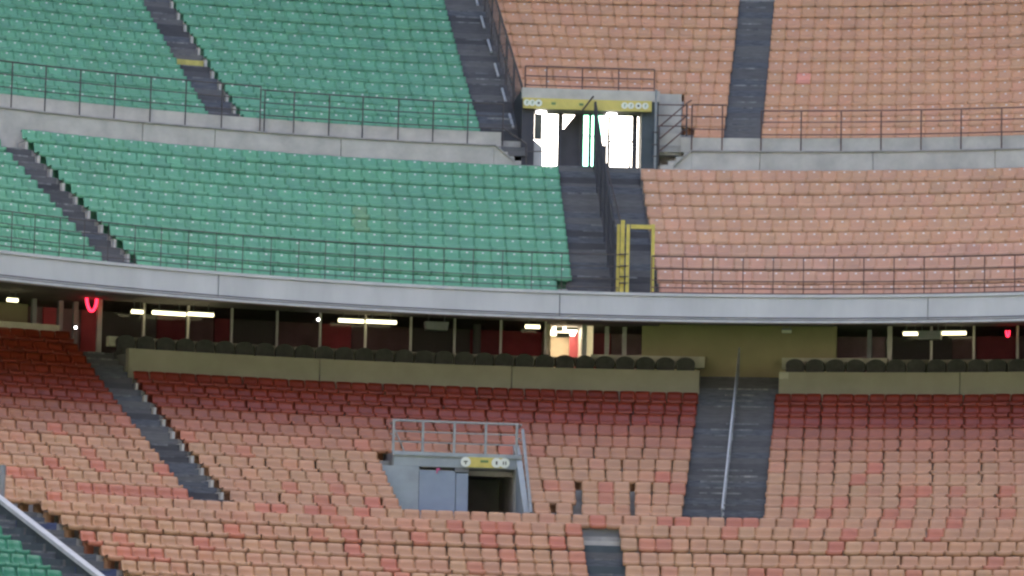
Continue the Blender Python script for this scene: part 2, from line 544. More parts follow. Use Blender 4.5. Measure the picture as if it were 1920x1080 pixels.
zc = (zl0 + zl1) / 2
for x in (988, 998, 1010, 1171, 1183, 1197, 1210):
    a = az_x('u', 36.8, zc, x)
    pl = disc('u', 36.803, a, zc, .105 if x not in (1010,) else .115, m_signw, bs, "symbol_plate")
    if x in (1010, 1197):
        disc('u', 36.79, a, zc, .04, m_ink, pl, "symbol", n=8, th=.01)
    else:
        b = MB()
        b.box('u', a, 36.79, 36.80, -.012, .012, zc - .05, zc + .05)
        b.box('u', a, 36.79, 36.80, .013, .045, zc + .02, zc + .045)
        b.build("symbol", m_green_ink, pl)
for x in (1038, 1090):
    a = az_x('u', 36.8, zc, x)
    MB().box('u', a, 36.80, 36.812, -.07, .07, zc - .04, zc + .04).build("emblem", m_green_ink, bs)

for x, y in ((1015, 207), (1147, 211)):
    R = 37.25
    a, z = pix(x, y, 'u', R)
    z = zl0 - .004
    lt = thing("ceiling_light", "round white ceiling light at the %s end of the upper doorway" % ("green seat" if x < 1100 else "orange seat"), "lamp", P('u', R, a, z), "ceiling lights of the upper doorway")
    n = 16
    b = MB()
    ring = [P('u', R, a, z) + np.array([.17 * math.cos(t), .17 * math.sin(t), 0]) for t in [2 * math.pi * i / n for i in range(n)]]
    b.slab(ring, (0, 0, -.09)); b.build("diffuser", m_disc, lt)
    b = MB()
    ring = [P('u', R, a, z) + np.array([.19 * math.cos(t), .19 * math.sin(t), -.001]) for t in [2 * math.pi * i / n for i in range(n)]]
    b.slab(ring, (0, 0, -.03)); b.build("rim", m_grey, lt)

# glazed screen at the back of the doorway
GR = 37.75
gs = thing("glazed_screen", "dark framed glass doors with white daylight behind the upper doorway", "glass doors", P('u', GR, (pa0 + pa1) / 2, LAND_Z))


def pane(x0, x1, y0, y1, m, name, parent, R=GR, th=.03, z0=None, z1=None):
    a0, zt = pix(x0, y0, 'u', R); a1, zb_ = pix(x1, y1, 'u', R)
    if z0 is not None: zb_ = z0
    if z1 is not None: zt = z1
    return MB().prism('u', [(R, zb_), (R, zt), (R + th, zt), (R + th, zb_)], a0, a1, 2).build(name, m, parent)


zt_ = zl0 - .01
for x0, x1 in ((1047, 1054), (1088, 1093), (1140, 1143), (1186, 1194)):
    pane(x0, x1, 200, 320, m_door, "mullion", gs, R=GR - .03, th=.09, z0=LAND_Z, z1=zt_)
pane(1005, 1194, 200, 212, m_door, "transom", gs, R=GR - .02, th=.07, z1=zt_)
pane(1143, 1187, 263, 268, m_door, "transom", gs, R=GR - .01, th=.06)
pane(1136, 1187, 271, 274, m_door, "transom", gs, R=GR - .012, th=.06)
pane(1015, 1048, 211, 312, m_glass, "pane", gs, z0=LAND_Z)
pane(1093, 1106, 212, 312, m_gglass, "pane", gs, z0=LAND_Z)
pane(1107, 1128, 212, 312, m_gglass, "pane", gs, z0=LAND_Z)
pane(1128.5, 1140, 212, 271, m_glass, "pane", gs)
pane(1143.5, 1187, 212, 263, m_glass, "pane", gs)
pane(1137, 1180, 274, 312, m_glass, "pane", gs, z0=LAND_Z)
pane(1093, 1140, 254, 257, m_grey, "push_bar", gs, R=GR - .06, th=.03)
pane(1093, 1140, 259, 260.5, m_door, "push_bar", gs, R=GR - .07, th=.03)
pane(1179, 1183, 274, 312, m_door, "mullion", gs, R=GR - .016, th=.05, z0=LAND_Z)
pane(1104, 1108, 212, 312, m_door, "mullion", gs, R=GR - .018, th=.05, z0=LAND_Z)
pane(1128, 1137, 272, 312, m_door, "mullion", gs, R=GR - .014, th=.05, z0=LAND_Z)
# a dark leaf whose top edge is cut by the stair outside
dl = [pix(x, y, 'u', GR + .1) for x, y in ((1054, 245), (1081, 212), (1089, 212), (1089, 316), (1054, 316))]
MB().slab([P('u', GR + .1, a, z) for a, z in dl], P('u', .05, pa0, 0) - P('u', 0, 0, 0)).build("door_leaf", m_door, gs)
pane(1003, 1016, 206, 262, m_slate, "door_leaf", gs, R=GR - .05, th=.05)
# pale block outside, seen through the left pane
dl = [pix(x, y, 'u', GR - .3) for x, y in ((988, 263), (1003, 263), (1017, 276), (1017, 316), (988, 316))]
lb = MB().slab([P('u', GR - .3, a, z) for a, z in dl], P('u', .12, pa0, 0) - P('u', 0, 0, 0)).build("kerb_block", m_fascia, up_)

# ------------------------------------------------------------------ stairs
def stair(st, rows, name_label, cat, lo, hi, first_R, mats, special=None, group=None, top=None, nose=.012):
    """rows lo..hi of a tier: two steps a row"""
    get = (lambda i: rows[i])
    R0, z0 = get(lo)
    root = thing("concrete_stair", name_label, cat, st.at(R0, z0, .5), group)
    for i in range(lo, hi + 1):
        R, z = get(i)
        if i > lo:
            Rp, zp = get(i - 1)
        else:
            Rp, zp = first_R, z - (get(lo + 1)[1] - get(lo)[1])
        run = R - Rp
        fr = Rp + .07
        for h in (0, 1):
            za = zp + (z - zp) * (.5 + .5 * h)
            ra = fr - (run * .48 if h == 0 else 0)
            if h == 0 and i == lo:
                ra = max(ra, fr - .35)
            b = MB()
            am = st.az + math.asin((st.l + st.r) / 2 / R)
            nose = .012 + (st.w / 2 + .1) ** 2 / (2 * R)
            b.box(st.T, am, ra - nose, fr + (0 if h == 0 else run) - (.005 if h == 0 else 0), -st.w / 2 - .1, st.w / 2 + .1, zp - .02, za + .012)
            mt = rnd.choice(mats)
            if special and (i, h) in special:
                mt = special[(i, h)]
            elif rnd.random() < .2:
                mt = m_stepworn
            so_ = b.build("step", mt, root)
            if mt is not m_stepyel and rnd.random() < (.72 if h else .4):
                c0, c1 = rnd.uniform(-.42, -.1), rnd.uniform(.1, .42)
                MB().box(st.T, am, ra - nose - .006, ra - nose + .05, st.w * c0, st.w * c1, za - .022 - rnd.uniform(0, .02), za + .017).build("nosing", rnd.choice(m_nose), so_)
    return root


cosfix = lambda st, R: R
stair(A1, UT, "narrow dark stair between green seats above the walkway with one yellow step", "stair", 0, 13, 37.25, m_step, {(6, 0): m_stepyel})
stair(A3, UT, "dark stair beside the barred fence between green and orange upper seats", "stair", 0, 13, 37.25, m_step)
stair(A5, UT, "slate blue stair between two orange blocks above the walkway", "stair", 0, 13, 37.25, [m_step[1], m_step[3]])
stair(A2, UB, "narrow dark stair between green seats just above the pale fascia", "stair", 0, 9, 28.42, m_step)
stair(A4, UB + [(36.62, (UB[9][1] + LAND_Z) / 2), (36.95, LAND_Z + .004)], "wide dark stair leading down from the bright upper doorway to the fascia", "stair", 0, 11, 28.42, m_step)
stair(S1, LT, "slanting dark stair through the orange lower seats at the left", "stair", 0, 13, LT[0][0] - .787, m_step)
stair(S2, LT, "wide slate stair with a pale central handrail in the lower tier", "stair", 0, 13, LT[0][0] - .787, [m_step[0], m_step[1]])
stair(S3, LT, "short blue grey stair below the lower seats near the doorway", "stair", -8, -2, LT[-8][0] - .787, [m_slate, m_step[1]])
stair(S4, LT, "navy stair beside the sloping parapet next to the lower green seats", "stair", -8, -1, LT[-8][0] - .787, [m_navy, m_step[3]])
S5 = Strip('l', rkLB, [(4, 1000), (110, 1078)], [(132, 978), (232, 1062)])
S5.az, S5.r, S5.w = S4.az, S4.l - .17, 1.08
S5.l = S5.r - 1.08
stair(S5, LT, "slate stair between the sloping parapet and the dark green seats", "stair", -8, -1, LT[-8][0] - .787, [m_slate])
# pale landing edge at the head of the short stair
R, z = LT[-2]
t_ = thing("stair_landing", "pale landing slab at the head of the short blue stair", "landing", S3.at(R, z, .5))
MB().box('l', S3.az, LT[-1][0] - .36, LT[-1][0] - .30, S3.l - .12, S3.r + .12, LT[-2][1], LT[-1][1] + .27).build("under_seat_shade", m_dark, t_)  # dark box painted in for the shadow under the seats above
MB().box('l', S3.az, R + .02, R + .72, S3.l - .05, S3.r + .05, z + .04, z + .18).build("slab", m_conc, t_)

# pale concrete ends of the rows along the slanting stairs
for st, rows_, parent in ((A1, UT[:14], us), (A2, UB, us)):
    for R, z in rows_:
        a = st.span(R)[1]
        MB().box(st.T, a, R - .52, R + .02, .005, .09, z + .013, z + .29).build("row_end", m_conc, parent) if parent else None

# side steps up from the landing of the upper doorway
for side in (0, 1):
    e0, e1 = (sl0, pa0 - .004) if side == 0 else (sr1, pa1 + .0055)
    lab = "grey side steps from the upper doorway landing towards the %s seats" % ("green" if side == 0 else "orange")
    ss = thing("side_steps", lab, "steps", P('u', 37.1, (e0 + e1) / 2, LAND_Z), "side steps beside the upper doorway")
    n = 4
    for i in range(n):
        f0 = e0 + (e1 - e0) * i / n
        f1 = e0 + (e1 - e0) * (i + 1) / n
        zt = LAND_Z + (Z_LEDGE - LAND_Z) * (n - i) / (n + .5)
        MB().prism('u', [(WR + .05, LAND_Z), (WR + .05, zt), (37.9, zt), (37.9, LAND_Z)], min(f0, f1), max(f0, f1), 2).build("step", m_conc, ss)


# ------------------------------------------------------------------ railings
def arc(T, R, z, a0, a1, n=None):
    n = n or max(2, int(abs(a1 - a0) / .02))
    return [P(T, R, a0 + (a1 - a0) * i / n, z) for i in range(n + 1)]


def railing(label, T, R, zb, hs, xs, m, pr=.024, rr=.018, x0=None, x1=None, cat="railing", name="guard_railing", group=None, zpost=None):
    azs = [az_x(T, R, zb + .6, x) for x in xs]
    root = thing(name, label, cat, P(T, R, azs[len(azs) // 2], zb), group)
    a0 = az_x(T, R, zb + .6, x0) if x0 is not None else azs[0]
    a1 = az_x(T, R, zb + .6, x1) if x1 is not None else azs[-1]
    top = max(hs)
    for a in azs:
        MB().sweep([P(T, R, a, zb), P(T, R, a, zb + top)], pr, 6).build("post", m, root)
    for h in hs:
        MB().sweep(arc(T, R + .001, zb + h, a0, a1), rr if h < top else rr * 1.25, 6).build("rail", m, root)
    return root


kU = lambda dy: dy / 56.5   # metres per pixel on the walkway front
zr = Z_LEDGE + .0
RR = 36.95
railing("dark three bar railing on the walkway before upper green seats, far end", 'u', RR, zr, [.66, 1.06, 1.47],
        [-110, -44, 22, 85, 150, 215, 282, 348, 416, 488], m_rail, group="walkway railings", x1=488)
railing("dark three bar railing on the walkway before upper green seats, near doorway", 'u', RR, zr, [.56, .96, 1.37],
        [496, 551, 617, 680, 747, 812, 877, 943], m_rail, group="walkway railings", x0=490, x1=943)
railing("short brown railing between the side steps and the slate blue stair", 'u', RR, zr, [.72, 1.13, 1.52],
        [1297, 1354], m_railbrown, group="walkway railings", x0=1297, x1=1362)
railing("long brown railing on the walkway before the upper orange seats", 'u', RR, zr, [.56, .97, 1.34],
        [1427, 1502, 1577, 1652, 1727, 1802, 1878, 1954, 2030], m_railbrown, group="walkway railings")
xs = [-70, -24, 22, 65, 112, 158, 203, 253, 302, 353, 405, 455, 508, 560, 610, 665, 720, 775, 832, 887, 942, 997, 1053]
railing("thin dark railing on the fascia before the lower green seats", 'u', 27.95, Z_FTOP + .1, [.16, .42, .80, 1.16], xs, m_rail, .014, .013, x1=1160, group="fascia railings")
xs = [1222] + [1280 + 56.6 * i for i in range(14)]
railing("thin brown railing on the fascia before the lower orange seats", 'u', 27.95, Z_FTOP + .1, [.05, .20, .42, .78, 1.14], xs, m_railbrown, .018, .018, group="fascia railings")
# above the upper doorway
zpar = zl2
r_ = railing("brown railing on the parapet above the yellow sign beam", 'u', 37.1, zpar - .25, [.36, .66, .98], [985, 1025, 1092, 1160, 1227], m_railbrown, .025, .02)
# sloping handrails beside the landing
hr = thing("stair_handrail", "sloping brown handrail over the side steps towards orange seats", "handrail", P('u', 36.7, sr1, LAND_Z))
HR = 36.65
for dy in (0, 23, 46):
    q0 = pix(1237, 237 + dy, 'u', HR); q1 = pix(1290, 192 + dy, 'u', HR)
    MB().sweep([P('u', HR, *q0), P('u', HR, *q1)] + ([P('u', HR, *pix(1297, 188, 'u', HR))] if dy == 0 else []), .024, 6).build("rail", m_railbrown, hr)
for x, y0, y1 in ((1236, 236, 310), (1288, 196, 255)):
    q0 = pix(x, y0, 'u', HR); q1 = pix(x, y1, 'u', HR)
    MB().sweep([P('u', HR, *q0), P('u', HR, q0[0], q1[1])], .028, 6).build("post", m_rail, hr)
for y in (197, 217, 237):
    q0 = pix(1228, y - 1, 'u', HR + .3); q1 = pix(1288, y, 'u', HR + .3)
    MB().sweep([P('u', HR + .3, *q0), P('u', HR + .3, *q1)], .02, 6).build("rail", m_railbrown, hr)
for y in (248, 271, 293):
    q0 = pix(1222, y, 'u', HR); q1 = pix(1236, y, 'u', HR)
    MB().sweep([P('u', HR, *q0), P('u', HR, *q1)], .018, 6).build("rail", m_rail, hr)
hl = thing("stair_handrail", "short dark handrail down the side steps beside the green seats", "handrail", P('u', 36.7, sl0, LAND_Z))
q0 = pix(944, 240, 'u', HR); q1 = pix(987, 270, 'u', HR)
MB().sweep([P('u', HR, *q0), P('u', HR, *q1)], .026, 6).build("rail", m_rail, hl)
q2 = pix(987, 308, 'u', HR)
MB().sweep([P('u', HR, q1[0], q2[1]), P('u', HR, *q1)], .03, 6).build("post", m_rail, hl)
q0 = pix(988, 284, 'u', HR); q1 = pix(1018, 284, 'u', HR)
MB().sweep([P('u', HR, *q0), P('u', HR, *q1)], .02, 6).build("rail", m_rail, hl)


# barred fences between the sectors
def fence(label, pts, h, m, nb, npost, bar=.012, postr=.04, kick=False):
    """pts: base polyline (upper end first)"""
    p0, p1 = np.array(pts[0]), np.array(pts[-1])
    root = thing("divider_fence", label, "fence", p1)
    H = np.array([0, 0, h])
    at = lambda t: p0 + (p1 - p0) * t
    for i in range(npost):
        t = i / (npost - 1)
        MB().sweep([at(t) - np.array([0, 0, .1]), at(t) + H], postr, 6).build("post", m, root)
    MB().sweep([at(0) + H, at(1) + H], .035, 6).build("top_rail", m, root)
    MB().sweep([at(0) + H * .52, at(1) + H * .52], .018, 6).build("middle_rail", m, root)
    MB().sweep([at(0) + H * .05, at(1) + H * .05], .03, 6).build("bottom_rail", m, root)
    for i in range(nb):
        t = (i + .5) / nb
        MB().sweep([at(t) + H * .05, at(t) + H], bar, 4).build("bar", m, root)
    if kick:
        for i in range(npost - 1):
            a, b = at((i + .12) / (npost - 1)), at((i + .62) / (npost - 1))
            o = np.array([-.16, -.30, .22])
            MB().sweep([a + o, b + o], .045, 6).build("grab_rail", m_white, root)
    return root


fl = [A3.at(R, z, 1.0) for R, z in (UT[15], UT[0])]
fence("tall barred fence between the upper green and orange seats", fl, 1.95, m_rail, 44, 8, bar=.02, kick=True)
f0 = P('u', 36.6, *pix(1114, 311, 'u', 36.6)); f1 = P('u', 28.5, *pix(1148, 545, 'u', 28.5))
f0[2] = LAND_Z
fence("tall dark fence down the middle of the wide stair to the yellow gate", [f0, f1], 2.1, m_door, 40, 6, bar=.016, postr=.05)
# braced post at the head of the fence
bp = thing("fence_brace", "dark slanting brace tied to the first fence post at the upper doorway", "brace", f0)
q0 = pix(1113, 180, 'u', 36.6); q1 = pix(1092, 207, 'u', 36.75)
MB().sweep([P('u', 36.6, *q0), P('u', 36.75, *q1)], .03, 6).build("strut", m_rail, bp)
q0 = pix(1125, 262, 'u', 36.2); q1 = pix(1166, 425, 'u', 31)
MB().sweep([P('u', 36.2, *q0), P('u', 31, *q1)], .025, 6).build("handrail", m_rail, bp)

# yellow gate at the foot of the wide stair
GY = 28.3
yg = thing("gate_frame", "yellow steel gate frame standing at the foot of the wide stair", "gate", P('u', GY, az_x('u', GY, Z_FTOP, 1190), Z_FTOP))
for x, y0, wpx, Rr in ((1160, 421, .045, GY + .25), (1168, 413, .06, GY + .1), (1178, 421, .05, GY), (1225, 421, .05, GY)):
    a, z = pix(x, y0, 'u', Rr)
    MB().box('u', a, Rr - .05, Rr + .05, -wpx, wpx, Z_FTOP + .1, z).build("post", m_yellow, yg)
a0, z = pix(1182, 421, 'u', GY); a1 = pix(1222, 421, 'u', GY)[0]
MB().prism('u', [(GY - .05, z - .13), (GY - .05, z - .004), (GY + .05, z - .004), (GY + .05, z - .13)], a0 + .0006, a1, 2).build("head_beam", m_yellow, yg)
for y in (478, 500, 520, 532):
    a0, z = pix(1161, y, 'u', GY + .05); a1 = pix(1178, y, 'u', GY + .05)[0]
    MB().prism('u', [(GY - .07, z), (GY - .07, z + .03), (GY + .3, z + .03), (GY + .3, z)], a0, a1, 1).build("hinge", m_rail, yg)

# ------------------------------------------------------------------ lower stand
ls = thing("lower_stand", "concrete lower tier of orange seats under the pale fascia", "grandstand", P('l', 24, 0, 0))
VA0, VA1 = pix(752, 940, 'l', 28.2)[0], pix(984, 940, 'l', 28.2)[0]
for R, z in [LT[k] for k in range(0, 11)]:
    MB().box('l', S1.span(R)[1], R - .50, R + .02, .005, .09, z + .013, z + .24).build("row_end", m_conc, ls)
ks = sorted(LT)
front = [LT[k] for k in ks if k < 0]
mid = [LT[k] for k in range(0, 11)]
full = [LT[k] for k in range(0, 14)]
ext = -.62
terrace('l', front, AZ0, AZ1, front[0][0] - .8, front[0][1] - 1, LT[0][0] - .787 + .07, "front_terrace", ls, 100)
f_R = LT[0][0] - .787 + .07
aL = S1.span(LT[10][0])[1]
terrace('l', full, AZ0, aL, f_R, FOOT_Z - .4, 44, "rear_terrace", ls, 40)
terrace('l', mid, aL, VA0, f_R, FOOT_Z - .4, 36.6, "rear_terrace", ls, 30)
NCUT = 5
terrace('l', mid[NCUT:], VA0, VA1, LT[NCUT - 1][0] + .07, LT[NCUT][1] - .35, 36.6, "rear_terrace", ls, 16)
s2l, s2r = S2.span(36.6)
terrace('l', mid, VA1, s2l, f_R, FOOT_Z - .4, 36.6, "rear_terrace", ls, 24)
terrace('l', mid, s2r, AZ1, f_R, FOOT_Z - .4, 36.6, "rear_terrace", ls, 30)
# beige wall at the back of the rows
BW = 36.62
Z_BW = pix(1600, 698, 'l', BW)[1]
zbw0 = LT[10][1]
aL2 = az_x('l', BW, Z_BW, 241)
wj = [aL2] + [az_x('l', BW, Z_BW, x) for x in (600, 960)] + [az_x('l', BW, Z_BW, 1312)]
wj2 = [az_x('l', BW, Z_BW, 1460)] + [az_x('l', BW, Z_BW, x) for x in (1800,)] + [AZ1]
for J in (wj, wj2):
    for a0, a1 in zip(J, J[1:]):
        MB().prism('l', [(BW, zbw0), (BW, Z_BW), (BW + .25, Z_BW), (BW + .25, zbw0)], a0 + .0003, a1 - .0003, 16).build("back_wall_panel", m_beige, ls)
# chair deck behind the wall and lounge floor
for a0, a1 in ((aL2, wj[-1]), (wj2[0], AZ1)):
    MB().prism('l', [(BW + .26, zbw0), (BW + .26, Z_BW - .45), (38.2, Z_BW - .45), (38.2, zbw0)], a0, a1, 40).build("chair_deck", m_soffit, ls)
MB().prism('l', [(38.21, zbw0), (38.21, Z_BW - .46), (45, Z_BW - .46), (45, zbw0)], AZ0, AZ1, 60).build("lounge_floor", m_soffit, ls)
for a0, a1, x in ((wj[-1] - .006, wj[-1], 0), (wj2[0], wj2[0] + .006, 1), (aL2, aL2 + .004, 2)):
    MB().prism('l', [(BW + .255, zbw0 - .6), (BW + .255, Z_BW - .02), (39.2, Z_BW - .02), (39.2, zbw0 - .6)], a0 + .0002, a1 - .0002, 1).build("cheek_wall", m_beige if x < 2 else m_dark, ls)
# block at the wall corner beside the wide stair
MB().box('l', wj2[0], BW - .03, BW + .1, .02, .30, Z_BW - .22, Z_BW - .02).build("wall_bracket", m_cream, ls)
# left block behind the narrow stair: cream ledge
zl_ = pix(60, 606, 'l', 39.2)[1]
MB().prism('l', [(39.2, LT[13][1]), (39.2, zl_), (39.5, zl_), (39.5, LT[13][1])], AZ0, az_x('l', 39.2, zl_, 112), 20).build("ledge", m_cream, ls)

# armchairs on the deck
CR = 37.45
CH = pix(700, 653, 'l', CR)[1]           # top of the chair backs
cb = MB()
n = 14
outl = [(-.27, -.62)] + [(.285 * math.cos(t) * -1, -.19 + .19 * math.sin(t)) for t in [math.pi * i / n for i in range(n + 1)]] + [(.27, -.62)]
poly = [np.array([x, -.05, z]) for x, z in outl]
cb.slab(poly, (0, .13, 0))
back = cb
me_back = MB(); me_back.v, me_back.f = back.v, back.f
seatb = MB(); seatb.hexa([(-.25, -.50, -.62), (.25, -.50, -.62), (.25, -.055, -.62), (-.25, -.055, -.62), (-.25, -.50, -.46), (.25, -.50, -.46), (.25, -.055, -.46), (-.25, -.055, -.46)])
proto = None


def chair_at(a, label):
    global proto
    loc = P('l', CR, a, CH)
    if proto is None:
        proto = thing("lounge_armchair", label, "armchair", (0, 0, 0), "dark armchairs along the lounge wall")
        proto_back = me_back.build("backrest", m_chair, proto)
        proto_seat = seatb.build("seat", m_chair, proto)
        o = proto
    else:
        o = proto.copy(); col.objects.link(o)
        for ch in proto.children:
            if ch.name.split('.')[0] in ("backrest", "seat"):
                c = ch.copy(); col.objects.link(c); c.parent = o
        o['label'] = label
    o.location = tuple(loc)
    o.rotation_euler = (0, 0, -a)
    return o


ORD = ["zeroth", "first", "second", "third", "fourth", "fifth", "sixth", "seventh", "eighth", "ninth", "tenth", "eleventh", "twelfth", "thirteenth", "fourteenth", "fifteenth",
       "sixteenth", "seventeenth", "eighteenth", "nineteenth", "twentieth"]
TENS = {2: "twenty", 3: "thirty", 4: "forty", 5: "fifty"}


def ordw(n):
    if n <= 20: return ORD[n]
    t, u = divmod(n, 10)
    return TENS[t] + "-" + ORD[u] if u else {3: "thirtieth", 4: "fortieth", 5: "fiftieth"}[t]


pit = .622 / CR
a = wj[-1] - .012
i = 0
CE0 = None
while a > aL2 - .006:
    i += 1
    chair_at(a, "dark round backed lounge armchair, %s from the wide stair, doorway side" % ordw(i))
    a -= pit
a = wj2[0] + .012
i = 0
while project(P('l', CR, a, CH))[0] < 1960:
    i += 1
    chair_at(a, "dark round backed lounge armchair, %s from the wide stair, right hand side" % ordw(i))
    a += pit
# pale counter behind the chairs
ct = thing("lounge_counter", "long pale counter behind the dark armchairs, doorway side", "counter", P('l', 38, -.1, CH), "lounge counters")
MB().prism('l', [(38.05, CH - .30), (38.05, CH + .0), (38.3, CH + .0), (38.3, CH - .30)], aL2 - .004, az_x('l', 38.05, CH, 1105), 40).build("top", m_cream, ct)
ct = thing("lounge_ledge", "cream ledge behind the armchairs next to the olive wall", "ledge", P('l', 38, .03, CH), "lounge counters")
MB().prism('l', [(38.05, CH - .25), (38.05, CH + .10), (38.3, CH + .10), (38.3, CH - .25)], az_x('l', 38.05, CH, 1108), az_x('l', 38.05, CH, 1321), 10).build("top", m_cream, ct)
ct = thing("lounge_ledge", "cream ledge behind the armchairs right of the wide stair", "ledge", P('l', 38, .15, CH), "lounge counters")
MB().prism('l', [(38.05, CH - .25), (38.05, CH + .10), (38.3, CH + .10), (38.3, CH - .25)], az_x('l', 38.05, CH, 1466), az_x('l', 38.05, CH, 1664), 10).build("top", m_cream, ct)
ct = thing("lounge_counter", "dull counter behind the armchairs at the far right", "counter", P('l', 38, .3, CH), "lounge counters")
MB().prism('l', [(38.05, CH - .30), (38.05, CH + .05), (38.3, CH + .05), (38.3, CH - .30)], az_x('l', 38.05, CH, 1666), AZ1, 20).build("top", m_beige, ct)

# ------------------------------------------------------------------ lounge under the fascia
LG = 39.0
zlo = Z_BW - .46
zhi = Z_SOF


def lx(x, R=LG):
    return az_x('l', R, CH, x)


lounge = thing("lounge_glazing", "dark glazed lounge front with thin pale mullions under the fascia", "glazing", P('l', LG, 0, zlo))
mx = [185, 268, 351, 433, 518, 599, 684, 769, 851, 938, 1022]
mx2 = [1668, 1746, 1826, 1908, 1990]
for x in mx + mx2:
    a = lx(x)
    wd = .035 if x not in (185, 1668) else .075
    MB().box('l', a, LG - .05, LG + .05, -wd, wd, zlo, zhi).build("mullion", m_mull, lounge)
for J in (mx, mx2):
    for x0, x1 in zip(J, J[1:]):
        a0, a1 = lx(x0), lx(x1)
        MB().prism('l', [(LG, zlo), (LG, zhi), (LG + .02, zhi), (LG + .02, zlo)], a0 + .0012, a1 - .0012, 2).build("pane", m_dglass, lounge)
bk = thing("lounge_interior", "dim lounge wall of dark and red panels behind the mullions", "interior wall", P('l', 42, 0, zlo))
BKR = 42.0
segs = [(-160, -60, m_darkp), (-60, 52, m_darkp), (52, 78, m_darkp), (78, 104, m_red), (104, 150, m_darkp), (150, 187, m_red), (187, 292, m_dark), (292, 346, m_redd), (346, 400, m_darkp), (400, 430, m_redd), (430, 520, m_dark),
        (520, 602, m_darkp), (602, 658, m_red), (658, 770, m_darkp), (770, 880, m_dark), (880, 938, m_redd), (938, 1020, m_red), (1066, 1092, m_redd), (1092, 1145, m_redd), (1145, 1210, m_darkp), (1210, 1560, m_darkp),
        (1560, 1660, m_darkp), (1660, 1785, m_dark), (1785, 1830, m_darkp), (1830, 1905, m_redd), (1905, 2060, m_darkp)]
for x0, x1, m in segs:
    MB().prism('l', [(BKR, zlo), (BKR, zhi + .6), (BKR + .1, zhi + .6), (BKR + .1, zlo)], lx(x0, BKR) + .0003, lx(x1, BKR) - .0003, 3).build("wall_panel", m, bk)
MB().prism('l', [(42.7, zlo - 3), (42.7, zhi + 2), (42.8, zhi + 2), (42.8, zlo - 3)], AZ0, AZ1, 30).build("rear_wall", m_darkp, bk)
# round column among the panels
cl = thing("lounge_column", "grey round column inside the dark lounge", "column", P('l', 40.5, lx(893, 40.5), zlo))
MB().sweep([P('l', 40.5, lx(893, 40.5), zlo), P('l', 40.5, lx(893, 40.5), zhi)], .13, 14).build("shaft", m_grey, cl)
for x, m in ((62, m_grey), (112, m_grey), (140, m_grey), (1137, m_mull), (1170, m_mull), (1630, m_grey)):
    c = thing("lounge_post", {62: "grey lounge post beside the olive end wall", 112: "grey lounge post right of the red strip", 140: "grey lounge post next to the red heater",
                              1137: "grey post between the lit room and dark opening", 1170: "grey post left of the wide olive wall", 1630: "grey post right of the wide olive wall"}[x], "post", P('l', 40, lx(x, 40), zlo), "posts in the lounge")
    MB().box('l', lx(x, 40), 39.95, 40.1, -.07, .07, zlo, zhi).build("shaft", m, c)
# olive walls
ow = thing("olive_wall", "wide olive wall at the head of the wide lower stair", "wall", P('l', LG, lx(1380), zlo))
MB().prism('l', [(LG, zlo - 2), (LG, zhi), (LG + .2, zhi), (LG + .2, zlo - 2)], lx(1203), lx(1568), 12).build("face", m_olive, ow)
ow = thing("olive_wall", "olive end wall above the leftmost orange rows", "wall", P('l', 41.5, lx(20), zlo))
MB().prism('l', [(41.5, zlo), (41.5, zhi), (41.7, zhi), (41.7, zlo)], AZ0, lx(50, 41.5), 12).build("face", m_olive, ow)
# lit room
rm = thing("lit_room", "small warmly lit room behind the lounge front", "room", P('l', 41, lx(1058), zlo))
a0, a1 = lx(1026, 41), lx(1086, 41)
MB().prism('l', [(42.4, zlo), (42.4, zhi), (42.5, zhi), (42.5, zlo)], a0, a1, 3).build("rear_wall", m_room, rm)
MB().prism('l', [(39.6, zlo), (39.6, zhi), (42.39, zhi), (42.39, zlo)], a1, a1 + .004, 1).build("side_wall", m_white, rm)
MB().prism('l', [(39.6, zlo), (39.6, zhi), (42.39, zhi), (42.39, zlo)], a0 - .003, a0, 1).build("side_wall", m_room, rm)
MB().prism('l', [(40.2, zhi - .12), (40.2, zhi - .02), (41.9, zhi - .02), (41.9, zhi - .12)], a0 + .003, a1 - .003, 2).build("ceiling_panel", mat("room_lamp", (.9, .9, .8), .5, emit=((1, .84, .58), .7)), rm)
for i in range(5):
    a = a0 + (a1 - a0) * (.1 + .085 * i)
    MB().sweep([P('l', 40.4, a, zlo), P('l', 40.4, a, zlo + .65)], .02, 5).build("baluster", m_grey, rm)
MB().prism('l', [(40.3, zlo + .62), (40.3, zlo + .68), (40.5, zlo + .68), (40.5, zlo + .62)], a0, a0 + (a1 - a0) * .5, 2).build("handrail", m_door, rm)
jb = thing("lit_jamb", "brightly lit cream door jamb right of the small lit room", "door jamb", P('l', 40, lx(1102, 40), zlo))
MB().box('l', lx(1103, 40), 39.9, 40.0, -.13, .13, zlo, zhi).build("post", mat("jamb_lit_glow", (.75, .68, .45), .6, noise=.1, scale=4, emit=((1, .8, .45), .05)), jb)  # emission puts the lit look into the jamb, which is no lamp
tv = thing("hanging_monitor", "black monitor hanging in front of the small lit room", "monitor", P('l', 38.8, lx(1056, 38.8), zhi))
q = pix(1056, 628, 'l', 38.8)
MB().box('l', q[0], 38.78, 38.9, -.21, .21, q[1] - .07, q[1] + .07).build("screen", m_dark, tv)
q = pix(1049, 617, 'l', 38.8)
MB().box('l', q[0], 38.75, 38.95, -.10, .10, q[1] - .06, q[1] + .07).build("mount", m_white, tv)
q = pix(1072, 616, 'l', 38.8)
MB().box('l', q[0], 38.75, 38.95, -.17, .20, q[1] - .03, q[1] + .04).build("bracket", m_white, tv)
